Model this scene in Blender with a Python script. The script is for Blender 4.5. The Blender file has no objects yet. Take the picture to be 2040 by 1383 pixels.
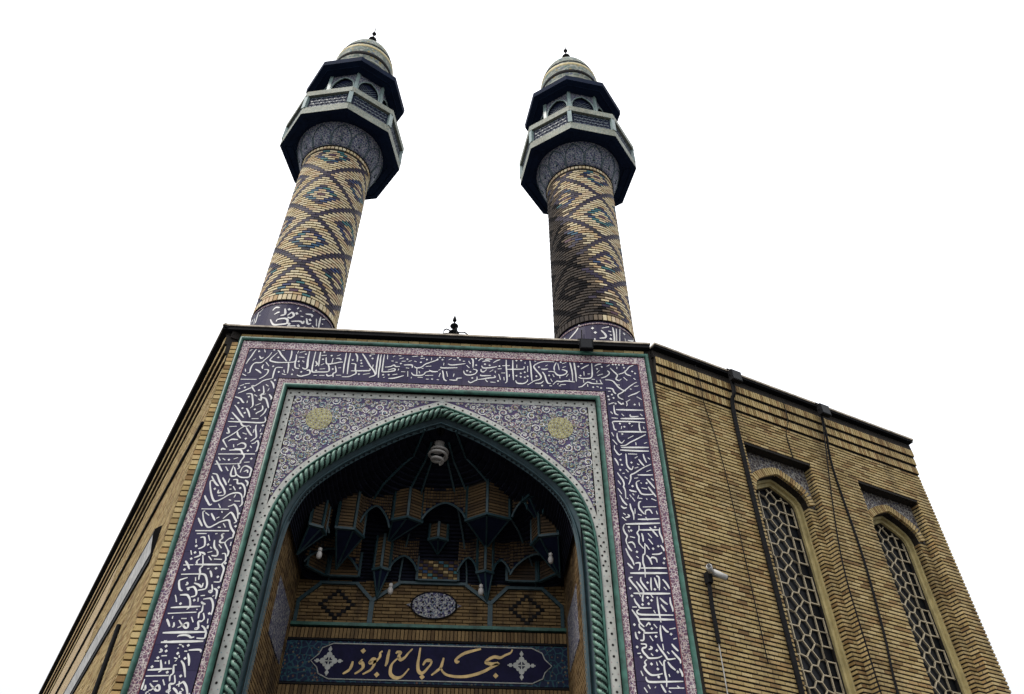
import bpy, math, random
from mathutils import Vector, Matrix
random.seed(7)
PI = math.pi
scene = bpy.context.scene
COL = scene.collection

# ------------------------------------------------------------------ camera
GROUND = -1.6                      # heights are measured from the photographer's eye
IMG_W, IMG_H, FPX, U0, V0 = 2040.0, 1383.0, 1607.25, 1028.5, 531.13
YAW, PITCH, ROLL = 0.0718, 0.8287, -0.0043
CAM = Vector((0.5263, -12.0684, 0.0))
_f = Vector((math.sin(YAW)*math.cos(PITCH), math.cos(YAW)*math.cos(PITCH), math.sin(PITCH)))
_r = Vector((math.cos(YAW), -math.sin(YAW), 0)); _u = _r.cross(_f)
CR = _r*math.cos(ROLL) + _u*math.sin(ROLL); CU = -_r*math.sin(ROLL) + _u*math.cos(ROLL); CF = _f
cam_data = bpy.data.cameras.new('camera'); cam = bpy.data.objects.new('camera', cam_data); COL.objects.link(cam)
cam_data.sensor_width = 36.0; cam_data.lens = FPX/IMG_W*36.0
cam_data.shift_x = (IMG_W/2-U0)/IMG_W; cam_data.shift_y = (V0-IMG_H/2)/IMG_W
cam_data.clip_start = 0.05; cam_data.clip_end = 3000
cam.matrix_world = Matrix(((CR.x, CU.x, -CF.x, CAM.x), (CR.y, CU.y, -CF.y, CAM.y), (CR.z, CU.z, -CF.z, CAM.z), (0, 0, 0, 1)))
scene.camera = cam
def to_px(p):
    q = p-CAM; z = q.dot(CF)
    if z <= 0.1: return (-9e9, -9e9, 1)
    return (U0+FPX*q.dot(CR)/z, V0-FPX*q.dot(CU)/z, z)

# ------------------------------------------------------------------ sky and sun (white overcast)
SUN_AZ, SUN_EL = math.radians(-55), math.radians(54)      # azimuth from -y (towards camera side), negative = left
sun_dir = Vector((math.sin(SUN_AZ)*math.cos(SUN_EL), -math.cos(SUN_AZ)*math.cos(SUN_EL), math.sin(SUN_EL)))
world = bpy.data.worlds.new('World'); scene.world = world; world.use_nodes = True
wn = world.node_tree.nodes; wl = world.node_tree.links; wn.clear()
wout = wn.new('ShaderNodeOutputWorld'); bg1 = wn.new('ShaderNodeBackground'); bg2 = wn.new('ShaderNodeBackground'); wadd = wn.new('ShaderNodeAddShader')
sky = wn.new('ShaderNodeTexSky'); sky.sky_type = 'NISHITA'; sky.sun_disc = False
sky.sun_elevation = SUN_EL; sky.sun_rotation = math.atan2(sun_dir.x, sun_dir.y)
bg1.inputs['Strength'].default_value = 0.05; wl.new(sky.outputs[0], bg1.inputs['Color'])
# the cloud layer: an even white overcast, brightest overhead and dimming towards the built-up horizon
tc = wn.new('ShaderNodeTexCoord'); sep = wn.new('ShaderNodeSeparateXYZ'); wl.new(tc.outputs['Generated'], sep.inputs[0])
mx = wn.new('ShaderNodeMath'); mx.operation = 'MAXIMUM'; mx.inputs[1].default_value = 0.0; wl.new(sep.outputs['Z'], mx.inputs[0])
ma = wn.new('ShaderNodeMath'); ma.operation = 'MULTIPLY_ADD'; ma.inputs[1].default_value = 1.9; ma.inputs[2].default_value = 0.34; wl.new(mx.outputs[0], ma.inputs[0])
bg2.inputs['Color'].default_value = (1, 1, 1, 1); wl.new(ma.outputs[0], bg2.inputs['Strength'])
wl.new(bg1.outputs[0], wadd.inputs[0]); wl.new(bg2.outputs[0], wadd.inputs[1]); wl.new(wadd.outputs[0], wout.inputs['Surface'])
sd = bpy.data.lights.new('sun', 'SUN'); sd.energy = 2.2; sd.angle = math.radians(10); sd.color = (1.0, 0.95, 0.88)
so = bpy.data.objects.new('sun', sd); COL.objects.link(so); so.rotation_euler = sun_dir.to_track_quat('Z', 'Y').to_euler(); so.location = (0, -20, 40)
scene.view_settings.view_transform = 'Standard'; scene.view_settings.look = 'None'
scene.view_settings.exposure = 0.0; scene.view_settings.gamma = 1.0; scene.view_settings.use_curve_mapping = False
scene.render.engine = 'CYCLES'; scene.cycles.max_bounces = 5; scene.cycles.diffuse_bounces = 1; scene.cycles.use_denoising = True

# ------------------------------------------------------------------ materials
MATS = {}
def nodes_of(name):
    m = bpy.data.materials.new(name); m.use_nodes = True
    n = m.node_tree.nodes; l = m.node_tree.links
    return m, n, l, n['Principled BSDF']
def ramp(n, stops, interp='LINEAR'):
    r = n.new('ShaderNodeValToRGB'); cr = r.color_ramp; cr.interpolation = interp
    while len(cr.elements) > 1: cr.elements.remove(cr.elements[-1])
    cr.elements[0].position = stops[0][0]; cr.elements[0].color = (*stops[0][1], 1)
    for p, c in stops[1:]:
        e = cr.elements.new(p); e.color = (*c, 1)
    return r
def piece_random(n, l):
    """random value of each brick or tile, whether it is an object or an island of a joined mesh"""
    g = n.new('ShaderNodeNewGeometry'); o = n.new('ShaderNodeObjectInfo')
    a = n.new('ShaderNodeMath'); a.operation = 'ADD'; l.new(g.outputs['Random Per Island'], a.inputs[0]); l.new(o.outputs['Random'], a.inputs[1])
    f = n.new('ShaderNodeMath'); f.operation = 'FRACT'; l.new(a.outputs[0], f.inputs[0]); return f.outputs[0]
def world_pos(n):
    return n.new('ShaderNodeNewGeometry').outputs['Position']
def noise(n, l, scale, detail=4, rough=0.6, vec=None):
    t = n.new('ShaderNodeTexNoise'); t.inputs['Scale'].default_value = scale; t.inputs['Detail'].default_value = detail; t.inputs['Roughness'].default_value = rough
    l.new(vec if vec is not None else world_pos(n), t.inputs['Vector']); return t.outputs['Fac']
def mixc(n, l, fac, a, b, mode='MIX'):
    m = n.new('ShaderNodeMix'); m.data_type = 'RGBA'; m.blend_type = mode
    for sock, v in ((m.inputs[0], fac), (m.inputs[6], a), (m.inputs[7], b)):
        if hasattr(v, 'links'): l.new(v, sock)
        elif isinstance(v, (int, float)): sock.default_value = v
        else: sock.default_value = (*v, 1)
    return m.outputs[2]
def bumpit(n, l, p, h, strength=0.3, dist=0.004):
    b = n.new('ShaderNodeBump'); b.inputs['Strength'].default_value = strength; b.inputs['Distance'].default_value = dist
    l.new(h, b.inputs['Height']); l.new(b.outputs[0], p.inputs['Normal'])
def mat_pieces(name, stops, rough=0.85, dirt=(0.08, 0.06, 0.04), dirt_amt=0.55, dirt_scale=0.9, bump=0.35, spec=0.3):
    """brick / tile material: a colour for each piece, grain, and patchy grime"""
    m, n, l, p = nodes_of(name)
    rp = piece_random(n, l); r = ramp(n, stops); l.new(rp, r.inputs[0])
    g = noise(n, l, 55, 5, 0.7); gr = ramp(n, [(0.25, (0.62, 0.6, 0.58)), (0.75, (1.18, 1.16, 1.12))]); l.new(g, gr.inputs[0])
    c = mixc(n, l, 1.0, r.outputs[0], gr.outputs[0], 'MULTIPLY')
    d = noise(n, l, dirt_scale, 6, 0.65); dr = ramp(n, [(0.52, (0, 0, 0)), (0.75, (dirt_amt,)*3)]); l.new(d, dr.inputs[0])
    c = mixc(n, l, dr.outputs[0], c, dirt)
    mp = n.new('ShaderNodeMapping'); mp.inputs['Scale'].default_value = (2.6, 2.6, 0.28); l.new(world_pos(n), mp.inputs['Vector'])
    sk = noise(n, l, 1.0, 6, 0.7, mp.outputs[0]); sr = ramp(n, [(0.5, (0, 0, 0)), (0.72, (dirt_amt*1.1,)*3)]); l.new(sk, sr.inputs[0])   # rain streaks
    c = mixc(n, l, sr.outputs[0], c, dirt)
    l.new(c, p.inputs['Base Color']); p.inputs['Roughness'].default_value = rough; p.inputs['Specular IOR Level'].default_value = spec
    if bump: bumpit(n, l, p, noise(n, l, 90, 4, 0.6), bump, 0.004)
    MATS[name] = m; return m
def mat_plain(name, col, rough=0.6, var=0.25, scale=12, spec=0.4, metal=0.0, bump=0.15, bscale=40):
    m, n, l, p = nodes_of(name)
    f = noise(n, l, scale, 5, 0.6); lo = tuple(c*(1-var) for c in col); hi = tuple(min(1, c*(1+var)) for c in col)
    r = ramp(n, [(0.3, lo), (0.7, hi)]); l.new(f, r.inputs[0]); l.new(r.outputs[0], p.inputs['Base Color'])
    p.inputs['Roughness'].default_value = rough; p.inputs['Specular IOR Level'].default_value = spec; p.inputs['Metallic'].default_value = metal
    if bump: bumpit(n, l, p, noise(n, l, bscale, 3, 0.6), bump, 0.003)
    MATS[name] = m; return m
def mat_print(name, scale, ground, inks, rough=0.35, cell=0.33):
    """fine painted tile print: little flowers of several inks on a ground colour"""
    m, n, l, p = nodes_of(name)
    pos = world_pos(n)
    v = n.new('ShaderNodeTexVoronoi'); v.inputs['Scale'].default_value = scale; v.inputs['Randomness'].default_value = 0.75; l.new(pos, v.inputs['Vector'])
    k = len(inks); st = [(i/k, c) for i, c in enumerate(inks)]
    sp = n.new('ShaderNodeSeparateColor'); l.new(v.outputs['Color'], sp.inputs[0])
    cr = ramp(n, st, 'CONSTANT'); l.new(sp.outputs[0], cr.inputs[0])
    msk = ramp(n, [(cell, (1, 1, 1)), (cell+0.06, (0, 0, 0))]); l.new(v.outputs['Distance'], msk.inputs[0])
    w = n.new('ShaderNodeTexVoronoi'); w.feature = 'DISTANCE_TO_EDGE'; w.inputs['Scale'].default_value = scale*0.55; w.inputs['Randomness'].default_value = 0.9; l.new(pos, w.inputs['Vector'])
    wm = ramp(n, [(0.05, (0.8,)*3), (0.09, (0, 0, 0))]); l.new(w.outputs['Distance'], wm.inputs[0])
    c = mixc(n, l, wm.outputs[0], ground, inks[0]); c = mixc(n, l, msk.outputs[0], c, cr.outputs[0])
    g = noise(n, l, 1.1, 6, 0.65); gr = ramp(n, [(0.45, (1, 1, 1)), (0.75, (0.62, 0.58, 0.52))]); l.new(g, gr.inputs[0])
    c = mixc(n, l, 1.0, c, gr.outputs[0], 'MULTIPLY')
    l.new(c, p.inputs['Base Color']); p.inputs['Roughness'].default_value = max(rough, 0.55); p.inputs['Specular IOR Level'].default_value = 0.15
    bumpit(n, l, p, noise(n, l, 14, 3, 0.5), 0.1, 0.004)
    MATS[name] = m; return m

TAN = [(0.0, (0.27, 0.175, 0.065)), (0.12, (0.44, 0.32, 0.135)), (0.4, (0.52, 0.39, 0.175)), (0.65, (0.58, 0.45, 0.225)), (0.88, (0.45, 0.295, 0.125)), (1.0, (0.22, 0.13, 0.05))]
mat_pieces('brick', TAN, dirt=(0.09, 0.06, 0.03), dirt_amt=0.5)
mat_pieces('vault_brick', [(0.0, (0.075, 0.045, 0.022)), (0.3, (0.125, 0.078, 0.036)), (0.7, (0.16, 0.10, 0.046)), (1.0, (0.065, 0.04, 0.02))], dirt=(0.02, 0.015, 0.015), dirt_amt=0.7)  # darker copy of the brick: shade of the vault put into the colour
mat_pieces('niche_brick', [(0.0, (0.13, 0.08, 0.035)), (0.3, (0.21, 0.135, 0.06)), (0.7, (0.26, 0.17, 0.075)), (1.0, (0.11, 0.065, 0.03))], dirt=(0.02, 0.015, 0.015), dirt_amt=0.7)  # brick of the niche walls, with the niche's shade put into its colour
mat_pieces('minaret_brick', [(0.0, (0.62, 0.49, 0.28)), (0.3, (0.76, 0.65, 0.42)), (0.6, (0.80, 0.71, 0.50)), (0.85, (0.70, 0.53, 0.36)), (1.0, (0.54, 0.38, 0.21))], dirt_amt=0.22)
mat_pieces('purple_glazed_brick', [(0, (0.025, 0.016, 0.045)), (0.6, (0.026, 0.017, 0.052)), (1, (0.012, 0.011, 0.02))], rough=0.6, dirt_amt=0.3, spec=0.2)
mat_pieces('turquoise_glazed_brick', [(0, (0.045, 0.16, 0.18)), (0.35, (0.06, 0.21, 0.23)), (0.6, (0.03, 0.08, 0.19)), (1, (0.04, 0.05, 0.16))], rough=0.6, dirt_amt=0.3, spec=0.2)
mat_pieces('maroon_glazed_brick', [(0, (0.10, 0.04, 0.06)), (1, (0.07, 0.03, 0.08))], rough=0.6, dirt_amt=0.3, spec=0.2)
mat_pieces('sooty_brick', [(0, (0.045, 0.036, 0.032)), (0.5, (0.07, 0.055, 0.045)), (1, (0.03, 0.025, 0.024))], dirt_amt=0.3)  # darkest brick tone, lower left of the right minaret
mat_pieces('half_sooty_brick', [(0, (0.13, 0.10, 0.075)), (0.5, (0.20, 0.155, 0.11)), (1, (0.10, 0.075, 0.055))], dirt_amt=0.3)  # in-between tone where the dark bricks give way to tan
mat_pieces('black_brick', [(0, (0.012, 0.012, 0.014)), (1, (0.022, 0.02, 0.022))], rough=0.9, dirt_amt=0.1, spec=0.08)
mat_plain('mortar', (0.016, 0.012, 0.009), 0.95, 0.4, 9)
mat_plain('cap_stone', (0.42, 0.36, 0.28), 0.9, 0.5, 5)
mat_pieces('navy_tile', [(0, (0.020, 0.016, 0.055)), (0.5, (0.027, 0.022, 0.074)), (1, (0.036, 0.028, 0.076))], rough=0.5, dirt=(0.10, 0.085, 0.08), dirt_amt=0.25, bump=0.1, spec=0.15)
mat_plain('fret_tile', (0.055, 0.075, 0.10), 0.6, 0.4, 9)
mat_plain('white_glaze', (0.66, 0.65, 0.62), 0.5, 0.22, 5)
mat_plain('gold_glaze', (0.62, 0.42, 0.16), 0.4, 0.3, 8)
mat_plain('teal_glaze', (0.035, 0.105, 0.08), 0.4, 0.5, 7, spec=0.3)
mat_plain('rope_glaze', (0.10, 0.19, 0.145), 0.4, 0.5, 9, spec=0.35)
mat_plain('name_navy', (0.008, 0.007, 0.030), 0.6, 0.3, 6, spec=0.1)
mat_plain('groove_shade', (0.010, 0.018, 0.016), 0.8, 0.4, 12, spec=0.1)  # shade of the rope's hollows, put into the colour
mat_plain('dark_teal', (0.02, 0.05, 0.06), 0.45, 0.3, 8)
mat_plain('navy_plaster', (0.008, 0.012, 0.034), 0.8, 0.3, 3, spec=0.1)
mat_plain('navy_paint', (0.006, 0.013, 0.036), 0.8, 0.25, 2.5, spec=0.1)
mat_print('pale_tile', 16, (0.22, 0.24, 0.20), [(0.34, 0.35, 0.29), (0.26, 0.30, 0.26), (0.36, 0.34, 0.27), (0.20, 0.24, 0.22)], cell=0.36, rough=0.6)
mat_plain('post_tile', (0.20, 0.27, 0.26), 0.4, 0.25, 9)
mat_plain('dot_cream', (0.40, 0.40, 0.36), 0.4, 0.2, 6)
mat_plain('black_metal', (0.008, 0.008, 0.009), 0.8, 0.3, 10, spec=0.12)
mat_plain('white_metal', (0.40, 0.39, 0.37), 0.6, 0.35, 7)
mat_plain('cream_paint', (0.48, 0.39, 0.18), 0.6, 0.25, 6)
mat_plain('lattice_paint', (0.54, 0.45, 0.30), 0.6, 0.2, 8)
mat_plain('dark_glass', (0.006, 0.007, 0.009), 0.35, 0.2, 3, bump=0, spec=0.15)
mat_plain('bulb_white', (0.46, 0.43, 0.40), 0.45, 0.05, 5)
mat_plain('red_line', (0.16, 0.035, 0.05), 0.4, 0.3, 8)
mat_plain('ochre_glaze', (0.27, 0.245, 0.10), 0.4, 0.3, 8)
mat_plain('turquoise_glaze', (0.14, 0.24, 0.26), 0.35, 0.3, 8)
mat_plain('pink_glaze', (0.32, 0.21, 0.21), 0.4, 0.3, 8)
mat_print('border_print', 34, (0.16, 0.09, 0.13), [(0.62, 0.56, 0.52), (0.55, 0.36, 0.36), (0.70, 0.66, 0.60), (0.40, 0.30, 0.36), (0.10, 0.07, 0.16)])
mat_print('collar_print', 26, (0.045, 0.05, 0.11), [(0.34, 0.34, 0.34), (0.24, 0.30, 0.34), (0.30, 0.26, 0.32), (0.42, 0.40, 0.38), (0.14, 0.20, 0.18), (0.05, 0.05, 0.09)], cell=0.34)
mat_print('dome_print', 7.5, (0.14, 0.17, 0.15), [(0.30, 0.31, 0.26), (0.06, 0.14, 0.13), (0.30, 0.23, 0.09), (0.10, 0.11, 0.16), (0.36, 0.36, 0.32)], cell=0.34, rough=0.7)
mat_plain('shaded_vault_course', (0.010, 0.011, 0.020), 0.85, 0.5, 6, spec=0.1)  # near-black courses: the darkness under the vault is put into the colour
mat_print('medallion_print', 24, (0.06, 0.055, 0.12), [(0.40, 0.40, 0.37), (0.30, 0.28, 0.32), (0.14, 0.20, 0.24), (0.46, 0.44, 0.39), (0.06, 0.06, 0.10)])
mat_print('panel_print', 17, (0.010, 0.018, 0.05), [(0.03, 0.10, 0.12), (0.15, 0.13, 0.09), (0.012, 0.03, 0.08), (0.13, 0.07, 0.05), (0.008, 0.012, 0.03)], cell=0.30)
mat_print('window_print', 22, (0.06, 0.05, 0.055), [(0.34, 0.32, 0.28), (0.16, 0.13, 0.11), (0.10, 0.11, 0.17), (0.42, 0.40, 0.36), (0.07, 0.055, 0.045)])
mat_plain('spandrel_ground', (0.06, 0.042, 0.105), 0.5, 0.3, 5, spec=0.2)
mat_plain('asphalt', (0.05, 0.05, 0.052), 0.9, 0.3, 20)
mat_plain('paving', (0.09, 0.085, 0.08), 0.85, 0.25, 10)
mat_plain('roofing', (0.12, 0.11, 0.10), 0.9, 0.3, 3)
# far brickwork: courses too fine to pick apart
m, n, l, p = nodes_of('far_brickwork')
bt = n.new('ShaderNodeTexBrick'); bt.inputs['Scale'].default_value = 1.0; bt.inputs['Brick Width'].default_value = 0.21; bt.inputs['Row Height'].default_value = 0.072; bt.inputs['Mortar Size'].default_value = 0.011
bt.inputs['Color1'].default_value = (0.56, 0.42, 0.22, 1); bt.inputs['Color2'].default_value = (0.46, 0.32, 0.16, 1); bt.inputs['Mortar'].default_value = (0.085, 0.062, 0.04, 1)
uvn = n.new('ShaderNodeUVMap'); l.new(uvn.outputs[0], bt.inputs['Vector']); l.new(bt.outputs[0], p.inputs['Base Color']); p.inputs['Roughness'].default_value = 0.9
bumpit(n, l, p, bt.outputs['Fac'], -0.8, 0.02); MATS['far_brickwork'] = m

# ------------------------------------------------------------------ mesh helpers
class Frame:
    """a vertical wall plane: s along the wall, d outwards, z up"""
    def __init__(self, o, x, nrm): self.o = Vector(o); self.x = Vector(x).normalized(); self.n = Vector(nrm).normalized(); self.z = Vector((0, 0, 1))
    def P(self, s, d, z): return self.o + self.x*s + self.n*d + self.z*z
PHI, PSI = 0.4148, 1.1055
FRONT = Frame((0, 0, 0), (1, 0, 0), (0, -1, 0))
RIGHT = Frame((4.05, 0, 0), (math.cos(PHI), math.sin(PHI), 0), (math.sin(PHI), -math.cos(PHI), 0))
LEFT = Frame((-4.17, 0, 0), (-math.cos(PSI), math.sin(PSI), 0), (-math.sin(PSI), -math.cos(PSI), 0))
class MB:
    def __init__(self): self.v = []; self.f = []; self.m = []; self.uv = None; self.smooth = False
    def quad(self, a, b, c, d, mi=0):
        i = len(self.v); self.v += [a, b, c, d]; self.f.append((i, i+1, i+2, i+3)); self.m.append(mi)
    def poly(self, pts, mi=0):
        i = len(self.v); self.v += list(pts); self.f.append(tuple(range(i, i+len(pts)))); self.m.append(mi)
    def box(self, c, hx, hy, hz, mi=0):
        i = len(self.v); c = Vector(c)
        for sz in (-1, 1):
            for sx, sy in ((-1, -1), (1, -1), (1, 1), (-1, 1)): self.v.append(c+hx*sx+hy*sy+hz*sz)
        for q in ((0, 3, 2, 1), (4, 5, 6, 7), (0, 1, 5, 4), (1, 2, 6, 5), (2, 3, 7, 6), (3, 0, 4, 7)):
            self.f.append(tuple(i+k for k in q)); self.m.append(mi)
    def fbox(self, F, s0, s1, d0, d1, z0, z1, mi=0):
        self.box(F.P((s0+s1)/2, (d0+d1)/2, (z0+z1)/2), F.x*((s1-s0)/2), F.n*((d1-d0)/2), F.z*((z1-z0)/2), mi)
    def grid(self, rows, mi=0, closed=False):
        i = len(self.v); nn = len(rows[0])
        for r in rows: self.v += list(r)
        for a in range(len(rows)-1):
            for b in range(nn if closed else nn-1):
                c = (b+1) % nn
                self.f.append((i+a*nn+b, i+a*nn+c, i+(a+1)*nn+c, i+(a+1)*nn+b)); self.m.append(mi)
    def lathe(self, c, prof, n=32, mi=0, cap=True, a0=0.0):
        c = Vector(c); rows = []
        for r, z in prof: rows.append([c+Vector((r*math.sin(a0+2*PI*k/n), -r*math.cos(a0+2*PI*k/n), z)) for k in range(n)])
        self.grid(rows, mi, True)
        if cap:
            self.poly(list(reversed(rows[0])), mi); self.poly(rows[-1], mi)
    def tube(self, pts, r, n=8, mi=0):
        pts = [Vector(p) for p in pts]; rows = []
        for i, p in enumerate(pts):
            t = (pts[min(i+1, len(pts)-1)]-pts[max(i-1, 0)]).normalized()
            a = t.cross(Vector((0.13, 0.21, 0.97))).normalized(); b = t.cross(a)
            rr = r[i] if isinstance(r, (list, tuple)) else r
            rows.append([p+a*(rr*math.cos(2*PI*k/n))+b*(rr*math.sin(2*PI*k/n)) for k in range(n)])
        self.grid(rows, mi, True); self.poly(list(reversed(rows[0])), mi); self.poly(rows[-1], mi)
    def ribbon(self, F, pts, w, d, mi=0, h=0.004):
        """flat stroke of varying width lying on wall F: pts in (s,z), w width list or number; sides drop h"""
        n = len(pts); L = []; R = []
        for i, (s, z) in enumerate(pts):
            a = pts[max(i-1, 0)]; b = pts[min(i+1, n-1)]; tx, tz = b[0]-a[0], b[1]-a[1]; q = math.hypot(tx, tz) or 1
            ww = (w[i] if isinstance(w, (list, tuple)) else w)/2
            L.append((s-tz/q*ww, z+tx/q*ww)); R.append((s+tz/q*ww, z-tx/q*ww))
        i = len(self.v)
        for k in range(n): self.v += [F.P(L[k][0], d, L[k][1]), F.P(R[k][0], d, R[k][1])]
        for k in range(n-1): self.f.append((i+2*k, i+2*k+1, i+2*k+3, i+2*k+2)); self.m.append(mi)
    def disc(self, F, s, z, r, d, n=8, mi=0, rz=None, a0=0.0):
        self.poly([F.P(s+r*math.cos(a0+2*PI*k/n), d, z+(rz or r)*math.sin(a0+2*PI*k/n)) for k in range(n)], mi)
    def build(self, name, mats, parent=None, kind=None, smooth=False):
        me = bpy.data.meshes.new(name); me.from_pydata([tuple(v) for v in self.v], [], self.f)
        for mm in ([mats] if isinstance(mats, str) else mats): me.materials.append(MATS[mm])
        if any(self.m): me.polygons.foreach_set('material_index', self.m)
        if smooth: me.polygons.foreach_set('use_smooth', [True]*len(me.polygons))
        if self.uv:
            lay = me.uv_layers.new(name='UVMap'); lay.data.foreach_set('uv', [c for q in self.uv for c in q])
        me.update()
        return link(bpy.data.objects.new(name, me), parent, kind)
def link(o, parent=None, kind=None):
    COL.objects.link(o)
    if parent is not None:
        o.parent = parent; o.matrix_parent_inverse = Matrix.Translation(-base_of(parent))
    if kind: o['kind'] = kind
    return o
BASES = {}
def base_of(o):
    return BASES.get(o.name, Vector((0, 0, 0)))
def thing(name, label, cat, loc, group=None):
    o = bpy.data.objects.new(name, None); COL.objects.link(o); o.location = loc; o.empty_display_size = 0.3
    BASES[o.name] = Vector(loc); return tag(o, label, cat, group)
def tag(o, label, cat, group=None):
    o['label'] = label; o['category'] = cat
    if group: o['group'] = group
    return o
def unit_mesh(name, mat):
    b = MB(); b.box((0, 0, 0), Vector((1, 0, 0)), Vector((0, 1, 0)), Vector((0, 0, 1)))
    me = bpy.data.meshes.new(name); me.from_pydata([tuple(v) for v in b.v], [], b.f); me.materials.append(MATS[mat]); return me
UNITS = {}
def pieces(boxes, parent, name, stuff_name, limit=300, default='brick'):
    """boxes: list of (centre, hx, hy, hz, material). The ones that show largest become objects, the rest one joined part."""
    sc = []
    for i, (c, hx, hy, hz, mt) in enumerate(boxes):
        u, v, z = to_px(c)
        if -60 < u < IMG_W+60 and -60 < v < IMG_H+60:
            view = (CAM-c).normalized(); nrm = hy.normalized()
            a = hx.length*hz.length*max(0.0, abs(view.dot(nrm)))/(z*z)
        else: a = 0
        sc.append((a, i))
    sc.sort(reverse=True); big = set(i for a, i in sc[:limit] if a > 0)
    mats = sorted(set(b[4] for b in boxes)); mb = MB()
    for i, (c, hx, hy, hz, mt) in enumerate(boxes):
        if i in big:
            if mt not in UNITS: UNITS[mt] = unit_mesh('unit_'+mt, mt)
            o = bpy.data.objects.new(name, UNITS[mt]); link(o, parent)
            o.matrix_basis = Matrix(((hx.x, hy.x, hz.x, c.x), (hx.y, hy.y, hz.y, c.y), (hx.z, hy.z, hz.z, c.z), (0, 0, 0, 1)))
        else: mb.box(c, hx, hy, hz, mats.index(mt))
    if mb.f: mb.build(stuff_name, mats, parent, 'stuff')
def jit(a): return random.uniform(-a, a)
def fbrick(F, s0, s1, z0, z1, mat='brick', d0=-0.05, d1=0.0, j=0.003):
    return (F.P((s0+s1)/2, (d0+d1)/2+jit(j), (z0+z1)/2), F.x*((s1-s0)/2), F.n*((d1-d0)/2), F.z*((z1-z0)/2), mat)
def courses(F, s0, s1, z0, z1, pitch=0.072, face=0.047, length=0.21, gap=0.011, holes=(), mat='brick', d1=0.0, d0=-0.05, j=0.003):
    """running bond bricks; holes = (sa, sb, za, zb) rectangles left open"""
    out = []; k = 0; z = z0
    while z+face <= z1+1e-6:
        s = s0-(length/2 if k % 2 else 0)
        while s < s1:
            segs = [(max(s, s0), min(s+length-gap, s1))]
            for (ha, hb, hc, hd) in holes:
                if z+face > hc and z < hd:
                    ns = []
                    for a, b in segs:
                        if b <= ha or a >= hb: ns.append((a, b))
                        else:
                            if a < ha: ns.append((a, ha))
                            if b > hb: ns.append((hb, b))
                    segs = ns
            for a, b in segs:
                if b-a > 0.03: out.append(fbrick(F, a, b, z+jit(0.001), z+face+jit(0.001), mat, d0, d1, j))
            s += length
        z += pitch; k += 1
    return out
def soldiers(F, s0, s1, z0, z1, w=0.062, gap=0.012, d0=-0.08, d1=0.0, mat='brick', j=0.003):
    n = max(1, round((s1-s0)/w)); w = (s1-s0)/n
    return [fbrick(F, s0+i*w+gap/2, s0+(i+1)*w-gap/2, z0, z1, mat, d0, d1, j) for i in range(n)]
def catmull(pts, n=6):
    if len(pts) < 3: return list(pts)
    P = [pts[0]]+list(pts)+[pts[-1]]; out = []
    for i in range(1, len(P)-2):
        for k in range(n):
            t = k/n; q = []
            for c in range(len(P[0])):
                a, b, cc, d = P[i-1][c], P[i][c], P[i+1][c], P[i+2][c]
                q.append(0.5*((2*b)+(-a+cc)*t+(2*a-5*b+4*cc-d)*t*t+(-a+3*b-3*cc+d)*t**3))
            out.append(tuple(q))
    out.append(tuple(pts[-1])); return out
# ------------------------------------------------------------------ ground
b = MB(); b.quad(Vector((-400, -400, GROUND)), Vector((400, -400, GROUND)), Vector((400, 400, GROUND)), Vector((-400, 400, GROUND)))
b.build('ground', 'asphalt', None, 'structure')
b = MB()
pave = [Vector((-16.5, 18, 0)), Vector((-6.6, -1.8, 0)), Vector((4.6, -1.8, 0)), Vector((14.5, 2.4, 0)), Vector((14.5, 18, 0))]
kerb_h = 0.13
b.poly([Vector((p.x, p.y, GROUND+kerb_h)) for p in pave])
for i in range(len(pave)):
    p, q = pave[i], pave[(i+1) % len(pave)]
    b.quad(Vector((p.x, p.y, GROUND)), Vector((q.x, q.y, GROUND)), Vector((q.x, q.y, GROUND+kerb_h)), Vector((p.x, p.y, GROUND+kerb_h)))
b.build('pavement', 'paving', None, 'structure')
ZB = GROUND+kerb_h

# ------------------------------------------------------------------ portal
portal = thing('portal', 'tall tiled gateway with pointed arch, navy inscription frame and dark niche', 'portal', (0, 0, ZB))
ARCH = [(2.72, ZB), (2.72, 6.2), (2.70, 6.65), (2.655, 7.02), (2.56, 7.36), (2.41, 7.67), (2.15, 7.99), (1.77, 8.33), (1.34, 8.64), (0.86, 8.94), (0.45, 9.14), (0.0, 9.32)]
half = [ARCH[0]]+catmull(ARCH[1:], 6)
def offset_half(h, t):
    out = []
    for i, (x, z) in enumerate(h):
        a = h[max(i-1, 0)]; c = h[min(i+1, len(h)-1)]; tx, tz = c[0]-a[0], c[1]-a[1]; q = math.hypot(tx, tz)
        out.append((x+tz/q*t, z-tx/q*t))
    # clip at the axis so that both halves meet in a point
    res = [p for p in out if p[0] > 0.0]
    if len(res) < len(out):
        p, q2 = out[len(res)-1], out[len(res)]; k = p[0]/(p[0]-q2[0]); res.append((0.0, p[1]+(q2[1]-p[1])*k))
    else:
        p, q2 = out[-2], out[-1]
        if q2[0] > 1e-4: k = p[0]/(p[0]-q2[0]) if p[0] != q2[0] else 1; res.append((0.0, p[1]+(q2[1]-p[1])*k))
    return res
def full(h):
    return [(-x, z) for x, z in h]+[(x, z) for x, z in reversed(h[:-1])]
def half_z(h, x):
    for i in range(len(h)-1, 0, -1):
        (x0, z0), (x1, z1) = h[i], h[i-1]
        if x0 <= x <= x1: return z0+(z1-z0)*((x-x0)/(x1-x0) if x1 > x0 else 0)
    return None
outer_line = half; band_line = offset_half(half, 0.115); inner_line = offset_half(half, -0.30)
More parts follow.
